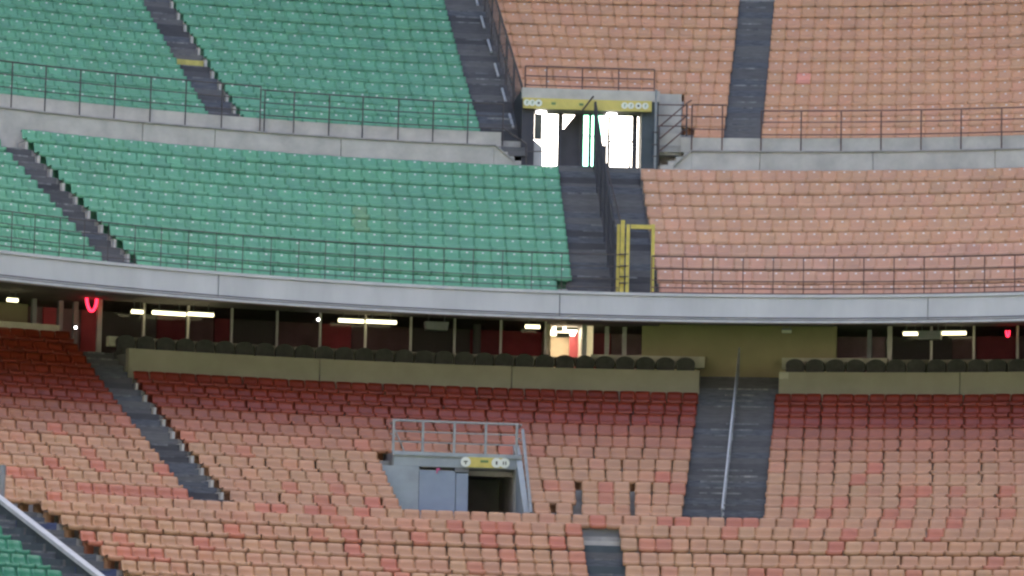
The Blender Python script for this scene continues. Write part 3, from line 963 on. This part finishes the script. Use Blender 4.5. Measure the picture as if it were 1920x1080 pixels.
for x, y, lab in ((818, 612, "grey air conditioning box hanging under the soffit before dark glass"), (1744, 629, "grey air conditioning box between two tube lights at the right")):
    q = pix(x, y, 'l', 38.2)
    u = thing("hanging_unit", lab, "air conditioner", P('l', 38.2, q[0], q[1]), "grey boxes under the soffit")
    b = MB()
    pts = [P('l', 38.0, q[0], q[1] + dz, l) for l, dz in ((-.33, -.13), (.33, -.13), (.37, .13), (-.37, .13))]
    b.slab(pts, P('l', .4, q[0], 0) - P('l', 0, 0, 0)); b.build("casing", m_grey, u)
    for l in (-.25, .25):
        MB().sweep([P('l', 38.2, q[0], q[1] + .12, l), P('l', 38.2, q[0], zhi, l)], .015, 5).build("hanger", m_grey, u)
# white cabinet with shelves at the right
cq = lx(1806, 40.3)
cbn = thing("drinks_cabinet", "pale shelved cabinet inside the lounge at the right", "cabinet", P('l', 40.3, cq, zlo))
MB().box('l', cq, 40.3, 40.8, -.33, .33, zlo, zlo + 1.25).build("body", m_grey, cbn)
for z in (.30, .62, .95):
    MB().box('l', cq, 40.24, 40.297, -.31, .31, zlo + z, zlo + z + .04).build("shelf", m_mull, cbn)
for l in (-.31, 0, .31):
    MB().box('l', cq, 40.26, 40.296, l - .02, l + .02, zlo, zlo + 1.25).build("upright", m_dark, cbn)

# tube lights
tubes = [(14, 33, 563, "single tube light over the olive end wall"), (247, 268, 585, "short tube light left of the first bright pair"), (286, 348, 588, "left tube of the first bright pair under the soffit"),
         (353, 400, 590, "right tube of the first bright pair under the soffit"), (635, 682, 602, "left tube of the pair near the grey hanging box"), (687, 743, 604, "right tube of the pair near the grey hanging box"),
         (985, 1012, 613, "short tube light left of the small lit room"), (1694, 1722, 626, "short tube light left of the right hanging box"), (1764, 1811, 625, "tube light right of the right hanging box"),
         (1466, 1484, 622, "dim small lamp above the wide olive wall")]
for x0, x1, y, lab in tubes:
    R = 38.35
    q0, q1 = pix(x0, y, 'l', R), pix(x1, y, 'l', R)
    z = pix((x0 + x1) / 2, y, 'l', R)[1]
    lt = thing("tube_light", lab + (", glowing warm white" if "dim" not in lab else ", dull white"), "lamp", P('l', R, (q0[0] + q1[0]) / 2, z), "tube lights under the soffit")
    MB().prism('l', [(R - .05, z - .04), (R - .05, z + .05), (R + .05, z + .05), (R + .05, z - .04)], q0[0], q1[0], 3).build("tube", m_tube if x0 != 1466 else m_signw, lt)
    MB().prism('l', [(R - .04, z + .052), (R - .04, z + .10), (R + .04, z + .10), (R + .04, z + .052)], q0[0], q1[0], 3).build("fitting", m_grey, lt)
    for q in (q0[0] * .8 + q1[0] * .2, q0[0] * .2 + q1[0] * .8):
        MB().sweep([P('l', R, q, z + .09), P('l', R, q, max(zhi, z + .15))], .012, 4).build("hanger", m_grey, lt)
for x, y, lab in ((597, 599, "tiny white spot lamp beside a mullion of the lounge"), (142, 614, "tiny white spot lamp low beside the narrow stair head")):
    q = pix(x, y, 'l', 38.7)
    s_ = thing("spot_lamp", lab, "lamp", P('l', 38.7, *q))
    disc('l', 38.7, q[0], q[1], .045, m_disc, s_, "lens", n=10)
    MB().sweep([P('l', 38.73, *q), P('l', 38.95, *q)], .04, 8).build("housing", m_grey, s_)
# red heaters
nh = thing("heater_loop", "glowing red loop heater in front of a red panel", "heater", P('l', 38.8, *pix(172, 560, 'l', 38.8)))
pts = []
for i in range(21):
    t = math.pi * i / 20
    q = pix(172 - 9.5 * math.cos(t), 556 + 27 * math.sin(t), 'l', 38.8)
    pts.append(P('l', 38.8, *q))
MB().sweep(pts, .045, 8).build("element", m_neon, nh)
nh = thing("heater_loop", "small glowing red heater at the far right of the lounge", "heater", P('l', 38.8, *pix(1889, 620, 'l', 38.8)))
pts = []
for i in range(13):
    t = math.pi * i / 12
    q = pix(1889.5 - 2.8 * math.cos(t), 620 + 11 * math.sin(t), 'l', 38.8)
    pts.append(P('l', 38.8, *q))
MB().sweep(pts, .03, 8).build("element", m_neon, nh)

# ------------------------------------------------------------------ lower doorway
vp = thing("stand_portal", "grey doorway recessed in the lower orange rows under a small yellow sign", "doorway", P('l', 30.8, (VA0 + VA1) / 2, FOOT_Z))
PR = LT[4][0] - .62
zfl = LT[-1][1] + .12
zA = pix(860, 877, 'l', PR)[1]
zB = pix(860, 851, 'l', PR)[1]
az = lambda x: az_x('l', PR, zA, x)
xo0, xo1 = 878, 966
MB().prism('l', [(PR, zfl), (PR, zA), (PR + .2, zA), (PR + .2, zfl)], az(716), az(786), 4).build("front_wall", m_bluewall, vp)
MB().prism('l', [(PR, zA + .003), (PR, zB), (PR + .25, zB), (PR + .25, zA + .003)], az(738), az(978), 8).build("lintel", m_bluewall, vp)
MB().prism('l', [(PR - .06, zB - .09), (PR - .06, zB + .02), (PR - .003, zB + .02), (PR - .003, zB - .09)], az(735), az(978), 8).build("lintel_moulding", m_bluewall, vp)
MB().prism('l', [(PR + .26, zA - .02), (PR + .26, zB), (PR + 4.5, zB), (PR + 4.5, zA - .02)], az(738), az(978), 8).build("tunnel_ceiling", m_soffit, vp)
MB().prism('l', [(PR + 4.5, zfl), (PR + 4.5, zB), (PR + 4.6, zB), (PR + 4.6, zfl)], az(738), az(985), 8).build("tunnel_end", m_dark, vp)
MB().prism('l', [(27.7, zfl - .2), (27.7, zfl), (PR + 4.5, zfl), (PR + 4.5, zfl - .2)], VA0, VA1, 8).build("floor", m_soffit, vp)
MB().prism('l', [(PR + .21, zfl), (PR + .21, zA - .021), (PR + 4.4, zA - .021), (PR + 4.4, zfl)], az(xo1), az(xo1) + .006, 2).build("tunnel_wall", m_conc, vp)
MB().prism('l', [(PR + .21, zfl), (PR + .21, zA - .021), (PR + 4.4, zA - .021), (PR + 4.4, zfl)], az(786), az(786) + .004, 2).build("tunnel_wall", m_dark, vp)
# sliding panel and its post
MB().prism('l', [(PR + .02, zfl), (PR + .02, zA - .10), (PR + .10, zA - .10), (PR + .10, zfl)], az(787), az(855), 4).build("door_panel", m_bluep, vp)
MB().prism('l', [(PR - .02, zfl), (PR - .02, zA - .16), (PR + .13, zA - .16), (PR + .13, zfl)], az(856), az(878), 2).build("door_post", m_bluep, vp)
MB().prism('l', [(PR - .03, zA - .13), (PR - .03, zA - .005), (PR + .17, zA - .005), (PR + .17, zA - .13)], az(853), az(879), 2).build("door_track", m_dark, vp)
MB().prism('l', [(PR - .0, zfl), (PR - .0, zA), (PR + .2, zA), (PR + .2, zfl)], az(xo1 + 1), az(980), 2).build("jamb", m_conc, vp)
# raking side walls
for x0, th, m, hh in ((VA1, .0055, m_bluewall, .2),):
    a0, a1 = min(x0, x0 + th), max(x0, x0 + th)
    poly0 = [P('l', 27.75, a0, zfl - .3), P('l', PR + 1.0, a0, zfl - .3), P('l', PR + 1.0, a0, zB + .40), P('l', PR + .0, a0, zB - .12), P('l', 27.75, a0, zfl + hh)]
    poly1 = [P('l', 27.75, a1, zfl - .3), P('l', PR + 1.0, a1, zfl - .3), P('l', PR + 1.0, a1, zB + .40), P('l', PR + .0, a1, zB - .12), P('l', 27.75, a1, zfl + hh)]
    b = MB(); b.v = [tuple(p) for p in poly0 + poly1]
    b.f = [(0, 1, 2, 3, 4), (9, 8, 7, 6, 5)] + [(j, 5 + j, 5 + (j + 1) % 5, (j + 1) % 5) for j in range(5)]
    b.build("raking_wall", m, vp)
sg = thing("exit_sign", "small yellow sign with round white symbol plates on the lower doorway lintel", "sign", P('l', PR - .08, az(910), zA))
zs0, zs1 = pix(910, 877, 'l', PR - .1)[1], pix(910, 858, 'l', PR - .1)[1]
MB().prism('l', [(PR - .12, zs0), (PR - .12, zs1), (PR - .065, zs1), (PR - .065, zs0)], az(873), az(948), 4).build("board", m_signy, sg)
zc = (zs0 + zs1) / 2
for x in (873, 931, 946):
    a = az_x('l', PR - .12, zc, x)
    pl = disc('l', PR - .135, a, zc, (zs1 - zs0) / 2, m_signw, sg, "symbol_plate")
    b = MB()
    if x == 873:
        b.box('l', a, PR - .145, PR - .136, -.06, .06, zc + .0, zc + .03); b.box('l', a, PR - .145, PR - .136, -.015, .015, zc - .07, zc - .001)
    elif x == 931:
        b.box('l', a, PR - .145, PR - .136, -.025, .025, zc - .05, zc + .05)
    else:
        b.box('l', a, PR - .145, PR - .136, -.05, -.02, zc - .05, zc + .05); b.box('l', a, PR - .145, PR - .136, .02, .05, zc - .05, zc + .05)
    b.build("symbol", m_ink, pl)
a = az_x('l', PR - .12, zc, 909)
b = MB(); b.box('l', a, PR - .13, PR - .121, -.13, .10, zc + .0, zc + .07); b.build("pictogram", m_green_ink, sg)
# little red notice above the panel
nt_ = thing("small_notice", "tiny red notice above the grey sliding panel of the lower doorway", "notice", P('l', PR - .01, az(822), zA))
q = pix(822, 882, 'l', PR - .01)
b = MB(); b.box('l', q[0], PR - .014, PR - .002, -.06, -.025, q[1] - .09, q[1] + .07); b.box('l', q[0], PR - .014, PR - .002, -.024, .05, q[1] + .01, q[1] + .07)
b.build("plate", m_pink, nt_)
# guard rail on top of the doorway
gr = thing("guard_railing", "pale steel guard railing around the top of the lower doorway", "railing", P('l', PR, az(850), zB))
zG = pix(850, 792, 'l', PR + .05)[1]
pxs = [737, 792, 851, 910, 968]
for x in pxs:
    a = az_x('l', PR + .05, zB, x)
    MB().box('l', a, PR + .02, PR + .09, -.035, .035, zB, zG).build("post", m_galv, gr)
for h, r in ((1.0, .035), (.66, .02), (.33, .02)):
    z = zB + (zG - zB) * h
    MB().sweep(arc('l', PR + .05, z, az_x('l', PR, zB, 735), az_x('l', PR, zB, 972), 8), r, 6).build("rail", m_galv, gr)
for x, d in ((742, 1), (976, 1)):
    a = az_x('l', PR + .05, zB, x)
    MB().sweep([P('l', PR + .08, a, zG), P('l', PR + 1.3, a + .002, zG - .0)], .03, 6).build("side_rail", m_galv, gr)
    MB().sweep([P('l', PR + .08, a, zB + .45), P('l', PR + 1.3, a + .002, zB + .62)], .02, 6).build("side_rail", m_galv, gr)
q0, q1 = pix(738, 800, 'l', PR + .04), pix(758, 846, 'l', PR + .04)
MB().sweep([P('l', PR + .04, *q0), P('l', PR + .04, *q1)], .022, 6).build("brace", m_galv, gr)
q0, q1 = pix(980, 806, 'l', PR - .1), pix(996, 962, 'l', 27.9)
MB().sweep([P('l', PR - .1, *q0), P('l', 27.9, *q1)], .05, 6).build("raking_rail", m_galv, gr)

# handrail in the wide lower stair
hd = thing("centre_handrail", "pale central handrail running up the wide lower stair", "handrail", S2.at(LT[0][0], FOOT_Z, .5))
R0, z0 = LT[0][0] - .5, LT[0][1]
R1, z1 = LT[13][0] - .3, LT[13][1]
tq = lambda R: z0 + (R - R0) / (R1 - R0) * (z1 - z0)
MB().sweep([S2.at(R0, tq(R0) + .55, .49), S2.at(R1, tq(R1) + .95, .49)], .03, 6).build("rail", m_white, hd)
MB().sweep([S2.at(R0 + .05, tq(R0) + .02, .49), S2.at(R1, tq(R1) + .38, .49)], .022, 6).build("rail", m_galv, hd)
for i in range(8):
    R = R0 + .05 + (R1 - R0 - .1) * i / 7
    MB().sweep([S2.at(R, tq(R) - .05, .49), S2.at(R, tq(R) + .55 + .4 * i / 7, .49)], .026, 6).build("post", m_galv, hd)

# sloping parapet between lower orange and green seats
pw = thing("sloping_parapet", "dark sloping parapet wall with pale coping beside the navy stair", "wall", P('l', 24, S4.az, LT[-4][1]))
def para(R, zoff, t=0.0, dl=0.0):
    z = rkLB[0][1] + (R - rkLB[0][0]) * (rkLB[1][1] - rkLB[0][1]) / (rkLB[1][0] - rkLB[0][0]) + zoff
    return P('l', R, S4.az, z, S4.l + dl)
Ra, Rb = LT[-8][0] - .5, LT[-1][0] + .1
po = []
for dl in (-.16, .0):
    po += [para(Ra, -.5, dl=dl), para(Rb, -.5, dl=dl), para(Rb, .64, dl=dl), para(Ra, .64, dl=dl)]
b = MB(); b.v = [tuple(p) for p in po]
b.f = [(0, 1, 2, 3), (7, 6, 5, 4)] + [(j, 4 + j, 4 + (j + 1) % 4, (j + 1) % 4) for j in range(4)]
b.build("wall_face", m_slate, pw)
po = []
for dl in (-.21, .05):
    po += [para(Ra, .643, dl=dl), para(Rb, .643, dl=dl), para(Rb, .76, dl=dl), para(Ra, .76, dl=dl)]
b = MB(); b.v = [tuple(p) for p in po]
b.f = [(0, 1, 2, 3), (7, 6, 5, 4)] + [(j, 4 + j, 4 + (j + 1) % 4, (j + 1) % 4) for j in range(4)]
b.build("coping", m_white, pw)
q = para(Rb, 0)
q0 = pix(5, 872, 'l', 26.9); q1 = pix(5, 950, 'l', 26.9)
MB().sweep([P('l', 26.9, q0[0], q1[1] - .3), P('l', 26.9, *q0)], .09, 8).build("end_post", m_grey, pw)

# ------------------------------------------------------------------ seats
m_glint = mat("seat_glint", (.72, .66, .60), .3, .6)  # pale colour painted as the highlight on each upper backrest


def seat_mesh(width, zs, name, plate=False):  # plate: upper seat with the pale quad painted as a glint
    TP = .955 if plate else .90
    prof = [(-.075, .70, 1.0), (-.045, .757, TP), (.0, .742, TP + .04), (.03, .60, 1.0), (.055, .475, 1.0), (.12, .415, 1.0), (.27, .405, 1.0), (.405, .432, 1.0), (.445, .405, 1.0), (.45, .28, .985)]
    us = [-1, -.66, 0, .66, 1]
    V, F = [], []
    k = len(us)
    for side in (0, 1):
        for d, z, wf in prof:
            for u in us:
                up = .028 * abs(u) ** 3 if z < .5 else -.012 * abs(u) ** 4
                fwd = .035 * abs(u) ** 2 if z > .45 else 0
                V.append((u * width / 2 * wf, -(d + fwd) + (.0 if side == 0 else .018), z * zs + up - (0 if side == 0 else .014)))
    n = len(prof)
    for i in range(n - 1):
        for j in range(k - 1):
            q = (i * k + j, i * k + j + 1, (i + 1) * k + j + 1, (i + 1) * k + j)
            F.append(q)
            F.append(tuple(n * k + t for t in reversed(q)))
    for i in range(n - 1):
        for j in (0, k - 1):
            q = (i * k + j, (i + 1) * k + j, n * k + (i + 1) * k + j, n * k + i * k + j)
            F.append(q if j == 0 else tuple(reversed(q)))
    for i in (0, n - 1):
        for j in range(k - 1):
            q = (i * k + j, n * k + i * k + j, n * k + i * k + j + 1, i * k + j + 1)
            F.append(q if i == 0 else tuple(reversed(q)))
    # bracket down to the tread
    b = len(V)
    for z in (0.0, .41 * zs - .02):
        V += [(-.16, -.10, z), (.16, -.10, z), (.16, -.06, z), (-.16, -.06, z)]
    for q in ((0, 1, 5, 4), (1, 2, 6, 5), (2, 3, 7, 6), (3, 0, 4, 7)):
        F.append(tuple(b + t for t in q))
    nF = len(F)
    if plate:  # small pale quad drawn as the glint near the backrest top
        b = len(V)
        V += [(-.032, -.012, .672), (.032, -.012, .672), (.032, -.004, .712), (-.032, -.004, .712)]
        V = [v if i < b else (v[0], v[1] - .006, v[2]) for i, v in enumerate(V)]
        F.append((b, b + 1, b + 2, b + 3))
    me = bpy.data.meshes.new(name)
    me.from_pydata(V, [], F)
    at = me.color_attributes.new("tint", 'FLOAT_COLOR', 'POINT')
    at.data.foreach_set("color", np.ones(len(V) * 4, 'f'))
    me.materials.append(m_seat)
    me.materials.append(m_glint)
    for p in me.polygons:
        p.use_smooth = True
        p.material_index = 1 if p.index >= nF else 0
    return me


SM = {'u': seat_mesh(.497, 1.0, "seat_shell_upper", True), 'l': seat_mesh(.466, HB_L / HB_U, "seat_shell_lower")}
PITCHU, PITCHL = .483, .478

ORANGE_U = (.63, .315, .165)
ORANGE_F = (.565, .298, .163)
ORANGE_L = (.43, .226, .116)
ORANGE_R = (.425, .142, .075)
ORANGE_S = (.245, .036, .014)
GREEN = (.116, .325, .182)


def mixc(a, b, t):
    return tuple(x + (y - x) * t for x, y in zip(a, b))


def vary(c, v=.07, h=.04):
    k = 1 + rnd.uniform(-v, v)
    return tuple(max(0, x * k * (1 + rnd.uniform(-h, h))) for x in c)


REDS = [(25, 888), (45, 890), (60, 892), (96, 868), (100, 795), (205, 912), (300, 880), (190, 880), (120, 935), (395, 1025), (370, 1020), (172, 1005), (430, 985), (225, 1045), (300, 1045), (260, 1050),
        (850, 980), (905, 980), (950, 982), (668, 1000), (668, 1030), (1045, 1018), (1110, 983), (925, 1015), (795, 1022), (800, 1000), (735, 1068), (780, 1070), (745, 1075), (1085, 1000),
        (1490, 935), (1470, 895), (1545, 963), (1680, 962), (1595, 1000), (1757, 1005), (1580, 1032), (1355, 1060), (1430, 1077), (1610, 892), (1735, 912), (1720, 915), (1900, 912), (1490, 983), (1550, 983), (1680, 983),
        (1790, 983), (1610, 900), (1700, 985), (1400, 983), (1370, 983), (540, 958), (580, 960), (620, 962), (1290, 968), (1250, 975), (1240, 895), (500, 956), (1630, 880), (690, 950)]
seats = []      # (kind, tier, R, az, z, colour, rowkey, px, py)


def fill(T, R, z, spans, pitch, fn, x0=-70, x1=1990):
    """spans: (a0, a1, anchor) free azimuth ranges"""
    for a0, a1, anc in spans:
        L = (a1 - a0) * R
        gph = rnd.randrange(3)
        n = int(L / pitch + (.33 if anc == 2 else .15))
        if n <= 0: continue
        for i in range(n):
            if anc == 0: a = a0 + (i + .5) * pitch / R
            elif anc == 1: a = a1 - (i + .5) * pitch / R
            else: a = a0 + (i + .5) * (a1 - a0) / n
            if T == 'l':
                a += (1 - (i + gph) % 3) * .009 / R          # moulded in threes, with a wider joint between the groups
            px, py, _ = project(P(T, R - .2, a, z + .5))
            if x0 < px < x1 and -40 < py < 1125:
                fn(a, px, py)


# upper tier, above the walkway
for j, (R, z) in enumerate(UT):
    s1, s3, s5 = A1.span(R), A3.span(R), A5.span(R)
    def fg(a, px, py):
        seats.append(('green', 'u', R, a, z, vary(GREEN, .07, .03), ('UT', j), px, py))
    def fo(a, px, py):
        c = vary(ORANGE_U, .05, .03)
        if (abs(px - 1507) < 13 and abs(py - 158) < 10): c = (.78, .30, .20)
        seats.append(('orange', 'u', R, a, z, c, ('UT', j), px, py))
    fill('u', R, z, [(AZ0, s1[0], 1), (s1[1] + .095 / R, s3[0], 2)], PITCHU, fg)
    if j >= NROW_CUT:
        fill('u', R, z, [(s3[1] + .004, s5[0], 2), (s5[1], AZ1, 0)], PITCHU, fo)
    else:
        fill('u', R, z, [(pa1 + .0240 - .002 * j, s5[0], 1), (s5[1], AZ1, 0)], PITCHU, fo)
# upper tier, below the walkway
for i, (R, z) in enumerate(UB):
    s2, s4 = A2.span(R), A4.span(R)
    def fg(a, px, py):
        c = vary(GREEN, .06, .03)
        if (px - 705) ** 2 / 2500 + (py - 415) ** 2 / 400 < 1: c = mixc(c, (.22, .28, .10), rnd.uniform(.0, .5) ** 1.2)
        seats.append(('green', 'u', R, a, z, c, ('UB', i), px, py))
    def fo(a, px, py):
        c = vary(mixc(ORANGE_F, (.50, .27, .20), .35 if i < 4 else 0), .05, .03)
        seats.append(('orange', 'u', R, a, z, c, ('UB', i), px, py))
    fill('u', R, z, [(AZ0, s2[0], 1), (s2[1] + .095 / R, s4[0] - (.016 if i == 0 else 0), 2)], PITCHU, fg)
    fill('u', R, z, [(s4[1] + .003, AZ1, 0)], PITCHU, fo)
# lower tier
for k in ks:
    R, z = LT[k]
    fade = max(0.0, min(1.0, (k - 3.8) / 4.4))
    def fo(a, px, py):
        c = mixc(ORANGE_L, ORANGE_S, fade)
        red = any(abs(px - x) < 14 and abs(py - y) < 11 for x, y in REDS) or (k == 0 and 150 < px < 372) or (k == -1 and 560 < px < 760 and rnd.random() < .3)
        v = rnd.random()
        if red: c = ORANGE_R
        elif v < .04 and k < 7: c = mixc(c, ORANGE_R, .8)
        elif v < .35 and k < 7: c = mixc(c, ORANGE_R, rnd.uniform(.05, .35))
        red = red or v < .04
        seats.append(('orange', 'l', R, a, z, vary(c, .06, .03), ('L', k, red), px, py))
    def fg(a, px, py):
        seats.append(('green', 'l', R, a, z, vary((.045, .20, .115), .05, .03), ('LG', k), px, py))
    s1, s2, s3 = S1.span(R), S2.span(R), S3.span(R)
    if k >= 11:
        s4 = AZ0
        fill('l', R, z, [(AZ0, s1[0], 1)], PITCHL, fo)
    elif k >= 0:
        sp = [(AZ0, s1[0], 1), (s1[1], None, 0), (None, s2[0], 1), (s2[1], AZ1, 0)]
        if k < NCUT:
            fill('l', R, z, [(AZ0, s1[0], 1), (s1[1] + .095 / R, VA0 - .003, 2)], PITCHL, fo)
            if k <= 2:
                gx = [az_x('l', R - .2, z + .4, x) for x in (1079, 1091, 1181, 1191)]
                fill('l', R, z, [(VA1 + .0065, gx[0], 2), (gx[1], gx[2], 2), (gx[3], s2[0], 2)], PITCHL, fo)
            else:
                fill('l', R, z, [(VA1 + .0065, s2[0], 2)], PITCHL, fo)
        else:
            fill('l', R, z, [(AZ0, s1[0], 1), (s1[1] + .095 / R, s2[0], 2)], PITCHL, fo)
        if True:
            fill('l', R, z, [(s2[1], AZ1, 0)], PITCHL, fo)
    else:
        s4 = S4.span(R)
        if k == -1:
            fill('l', R, z, [(s4[0], s3[0] + .01, 1), (s3[0] + .01, AZ1, 0)], PITCHL, fo)
        else:
            fill('l', R, z, [(s4[1], s3[0], 2), (s3[1], AZ1, 0)], PITCHL, fo)
            fill('l', R, z, [(AZ0, S5.span(R)[0] - .002, 1)], PITCHL, fg)

# which seats become things of their own: the 300 of each colour that show largest
inside = lambda s: -2 < s[7] < 1922 and s[8] < 1076
ind = {'orange': [], 'green': []}
for kind in ind:
    c = [s for s in seats if s[0] == kind and inside(s)]
    if kind == 'orange':
        c = [s for s in c if s[1] == 'l']
        c.sort(key=lambda s: (s[6][1], s[3]))
    else:
        c = [s for s in c if s[6][0] in ('LG', 'UB')]
        c.sort(key=lambda s: (0 if s[6][0] == 'LG' else 1, s[6][1], -s[3]))
    ind[kind] = c[:300]
chosen = set(id(s) for k in ind for s in ind[k])


def seat_obj(s, name, label, cat, group):
    o = bpy.data.objects.new(name, SM[s[1]])
    col.objects.link(o)
    o.location = tuple(P(s[1], s[2], s[3], s[4]))
    o.rotation_euler = (rnd.gauss(0, .012), rnd.gauss(0, .010), -s[3] + rnd.gauss(0, .012))
    o.color = (*s[5], 1)
    return tag(o, label, cat, group)


rows = {}
for s in ind['orange']:
    rows.setdefault(s[6][1], []).append(s)
for k, rs in rows.items():
    R = LT[k][0]
    sp = S3.span(R)
    mid_ = (sp[0] + sp[1]) / 2
    lf = sorted([s for s in rs if s[3] < mid_], key=lambda s: -s[3])
    rt = sorted([s for s in rs if s[3] >= mid_], key=lambda s: s[3])
    rowname = ("%s row below the lower doorway" % ordw(-k)) if k < 0 else "row level with the doorway floor"
    for side, l in (("left", lf), ("right", rt)):
        for n, s in enumerate(l):
            tone = "reddish orange seat" if s[6][2] else "faded orange seat"
            seat_obj(s, "orange_seat", "%s, %s %s of the short stair, %s" % (tone, ordw(n + 1), side, rowname), "seat", "orange seats of the lower tier")
rows = {}
for s in ind['green']:
    rows.setdefault(s[6], []).append(s)
for key, rs in rows.items():
    if key[0] == 'LG':
        for n, s in enumerate(sorted(rs, key=lambda s: -s[3])):
            seat_obj(s, "green_seat", "dark green seat, %s from the sloping parapet, %s row below the lower doorway" % (ordw(n + 1), ordw(-key[1])), "seat", "green seats")
        continue
    R = UB[key[1]][0]
    s2 = A2.span(R)
    nr = sorted([s for s in rs if s[3] > s2[0]], key=lambda s: -s[3])
    fr = sorted([s for s in rs if s[3] <= s2[0]], key=lambda s: -s[3])
    for n, s in enumerate(nr):
        seat_obj(s, "green_seat", "weathered green seat, %s from the wide stair, %s row above the fascia" % (ordw(n + 1), ordw(key[1] + 1)), "seat", "green seats")
    for n, s in enumerate(fr):
        seat_obj(s, "green_seat", "weathered green seat, %s beyond the narrow stair, %s row above the fascia" % (ordw(n + 1), ordw(key[1] + 1)), "seat", "green seats")


def mass(name, lst):
    """all the remaining seats of one colour in one mesh"""
    V, LI, CO, MI = [], [], [], []
    off = 0
    base = {}
    for T, me in SM.items():
        v = np.empty(len(me.vertices) * 3, 'f'); me.vertices.foreach_get('co', v)
        base[T] = (v.reshape(-1, 3).astype(float), np.array([list(p.vertices) for p in me.polygons]), np.array([p.material_index for p in me.polygons]))
    for s in lst:
        v, f, mi = base[s[1]]
        ja_ = -s[3] + rnd.gauss(0, .012)
        ca, sa = math.cos(ja_), math.sin(ja_)
        p = P(s[1], s[2], s[3], s[4])
        jx_, jz_ = rnd.uniform(-.008, .008), rnd.uniform(-.008, .008)
        x, y = v[:, 0] + jx_, v[:, 1]
        V.append(np.stack([x * ca - y * sa + p[0], x * sa + y * ca + p[1], v[:, 2] + p[2] + jz_], 1))
        LI.append(f + off); MI.append(mi); off += len(v)
        CO.append(np.tile(np.array([*s[5], 1.0]), (len(v), 1)))
    V = np.concatenate(V); LI = np.concatenate(LI); CO = np.concatenate(CO)
    me = bpy.data.meshes.new(name)
    me.vertices.add(len(V)); me.vertices.foreach_set('co', V.astype('f').ravel())
    me.loops.add(LI.size); me.loops.foreach_set('vertex_index', LI.astype('i').ravel())
    me.polygons.add(len(LI)); me.polygons.foreach_set('loop_start', np.arange(0, LI.size, 4, dtype='i'))
    me.polygons.foreach_set('use_smooth', np.ones(len(LI), bool))
    me.update(calc_edges=True)
    at = me.color_attributes.new("tint", 'FLOAT_COLOR', 'POINT')
    at.data.foreach_set("color", CO.astype('f').ravel())
    me.materials.append(m_seat)
    me.materials.append(m_glint)
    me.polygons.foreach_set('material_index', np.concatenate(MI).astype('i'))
    o = bpy.data.objects.new(name, me)
    col.objects.link(o)
    return tag(o, kind='stuff')


o = mass("orange_seating", [s for s in seats if s[0] == 'orange' and id(s) not in chosen])
o['label'] = "rows of orange seats further up both tiers"
o = mass("green_seating", [s for s in seats if s[0] == 'green' and id(s) not in chosen])
o['label'] = "rows of green seats above the walkway"
print("seats", len(seats), "own", len(chosen))
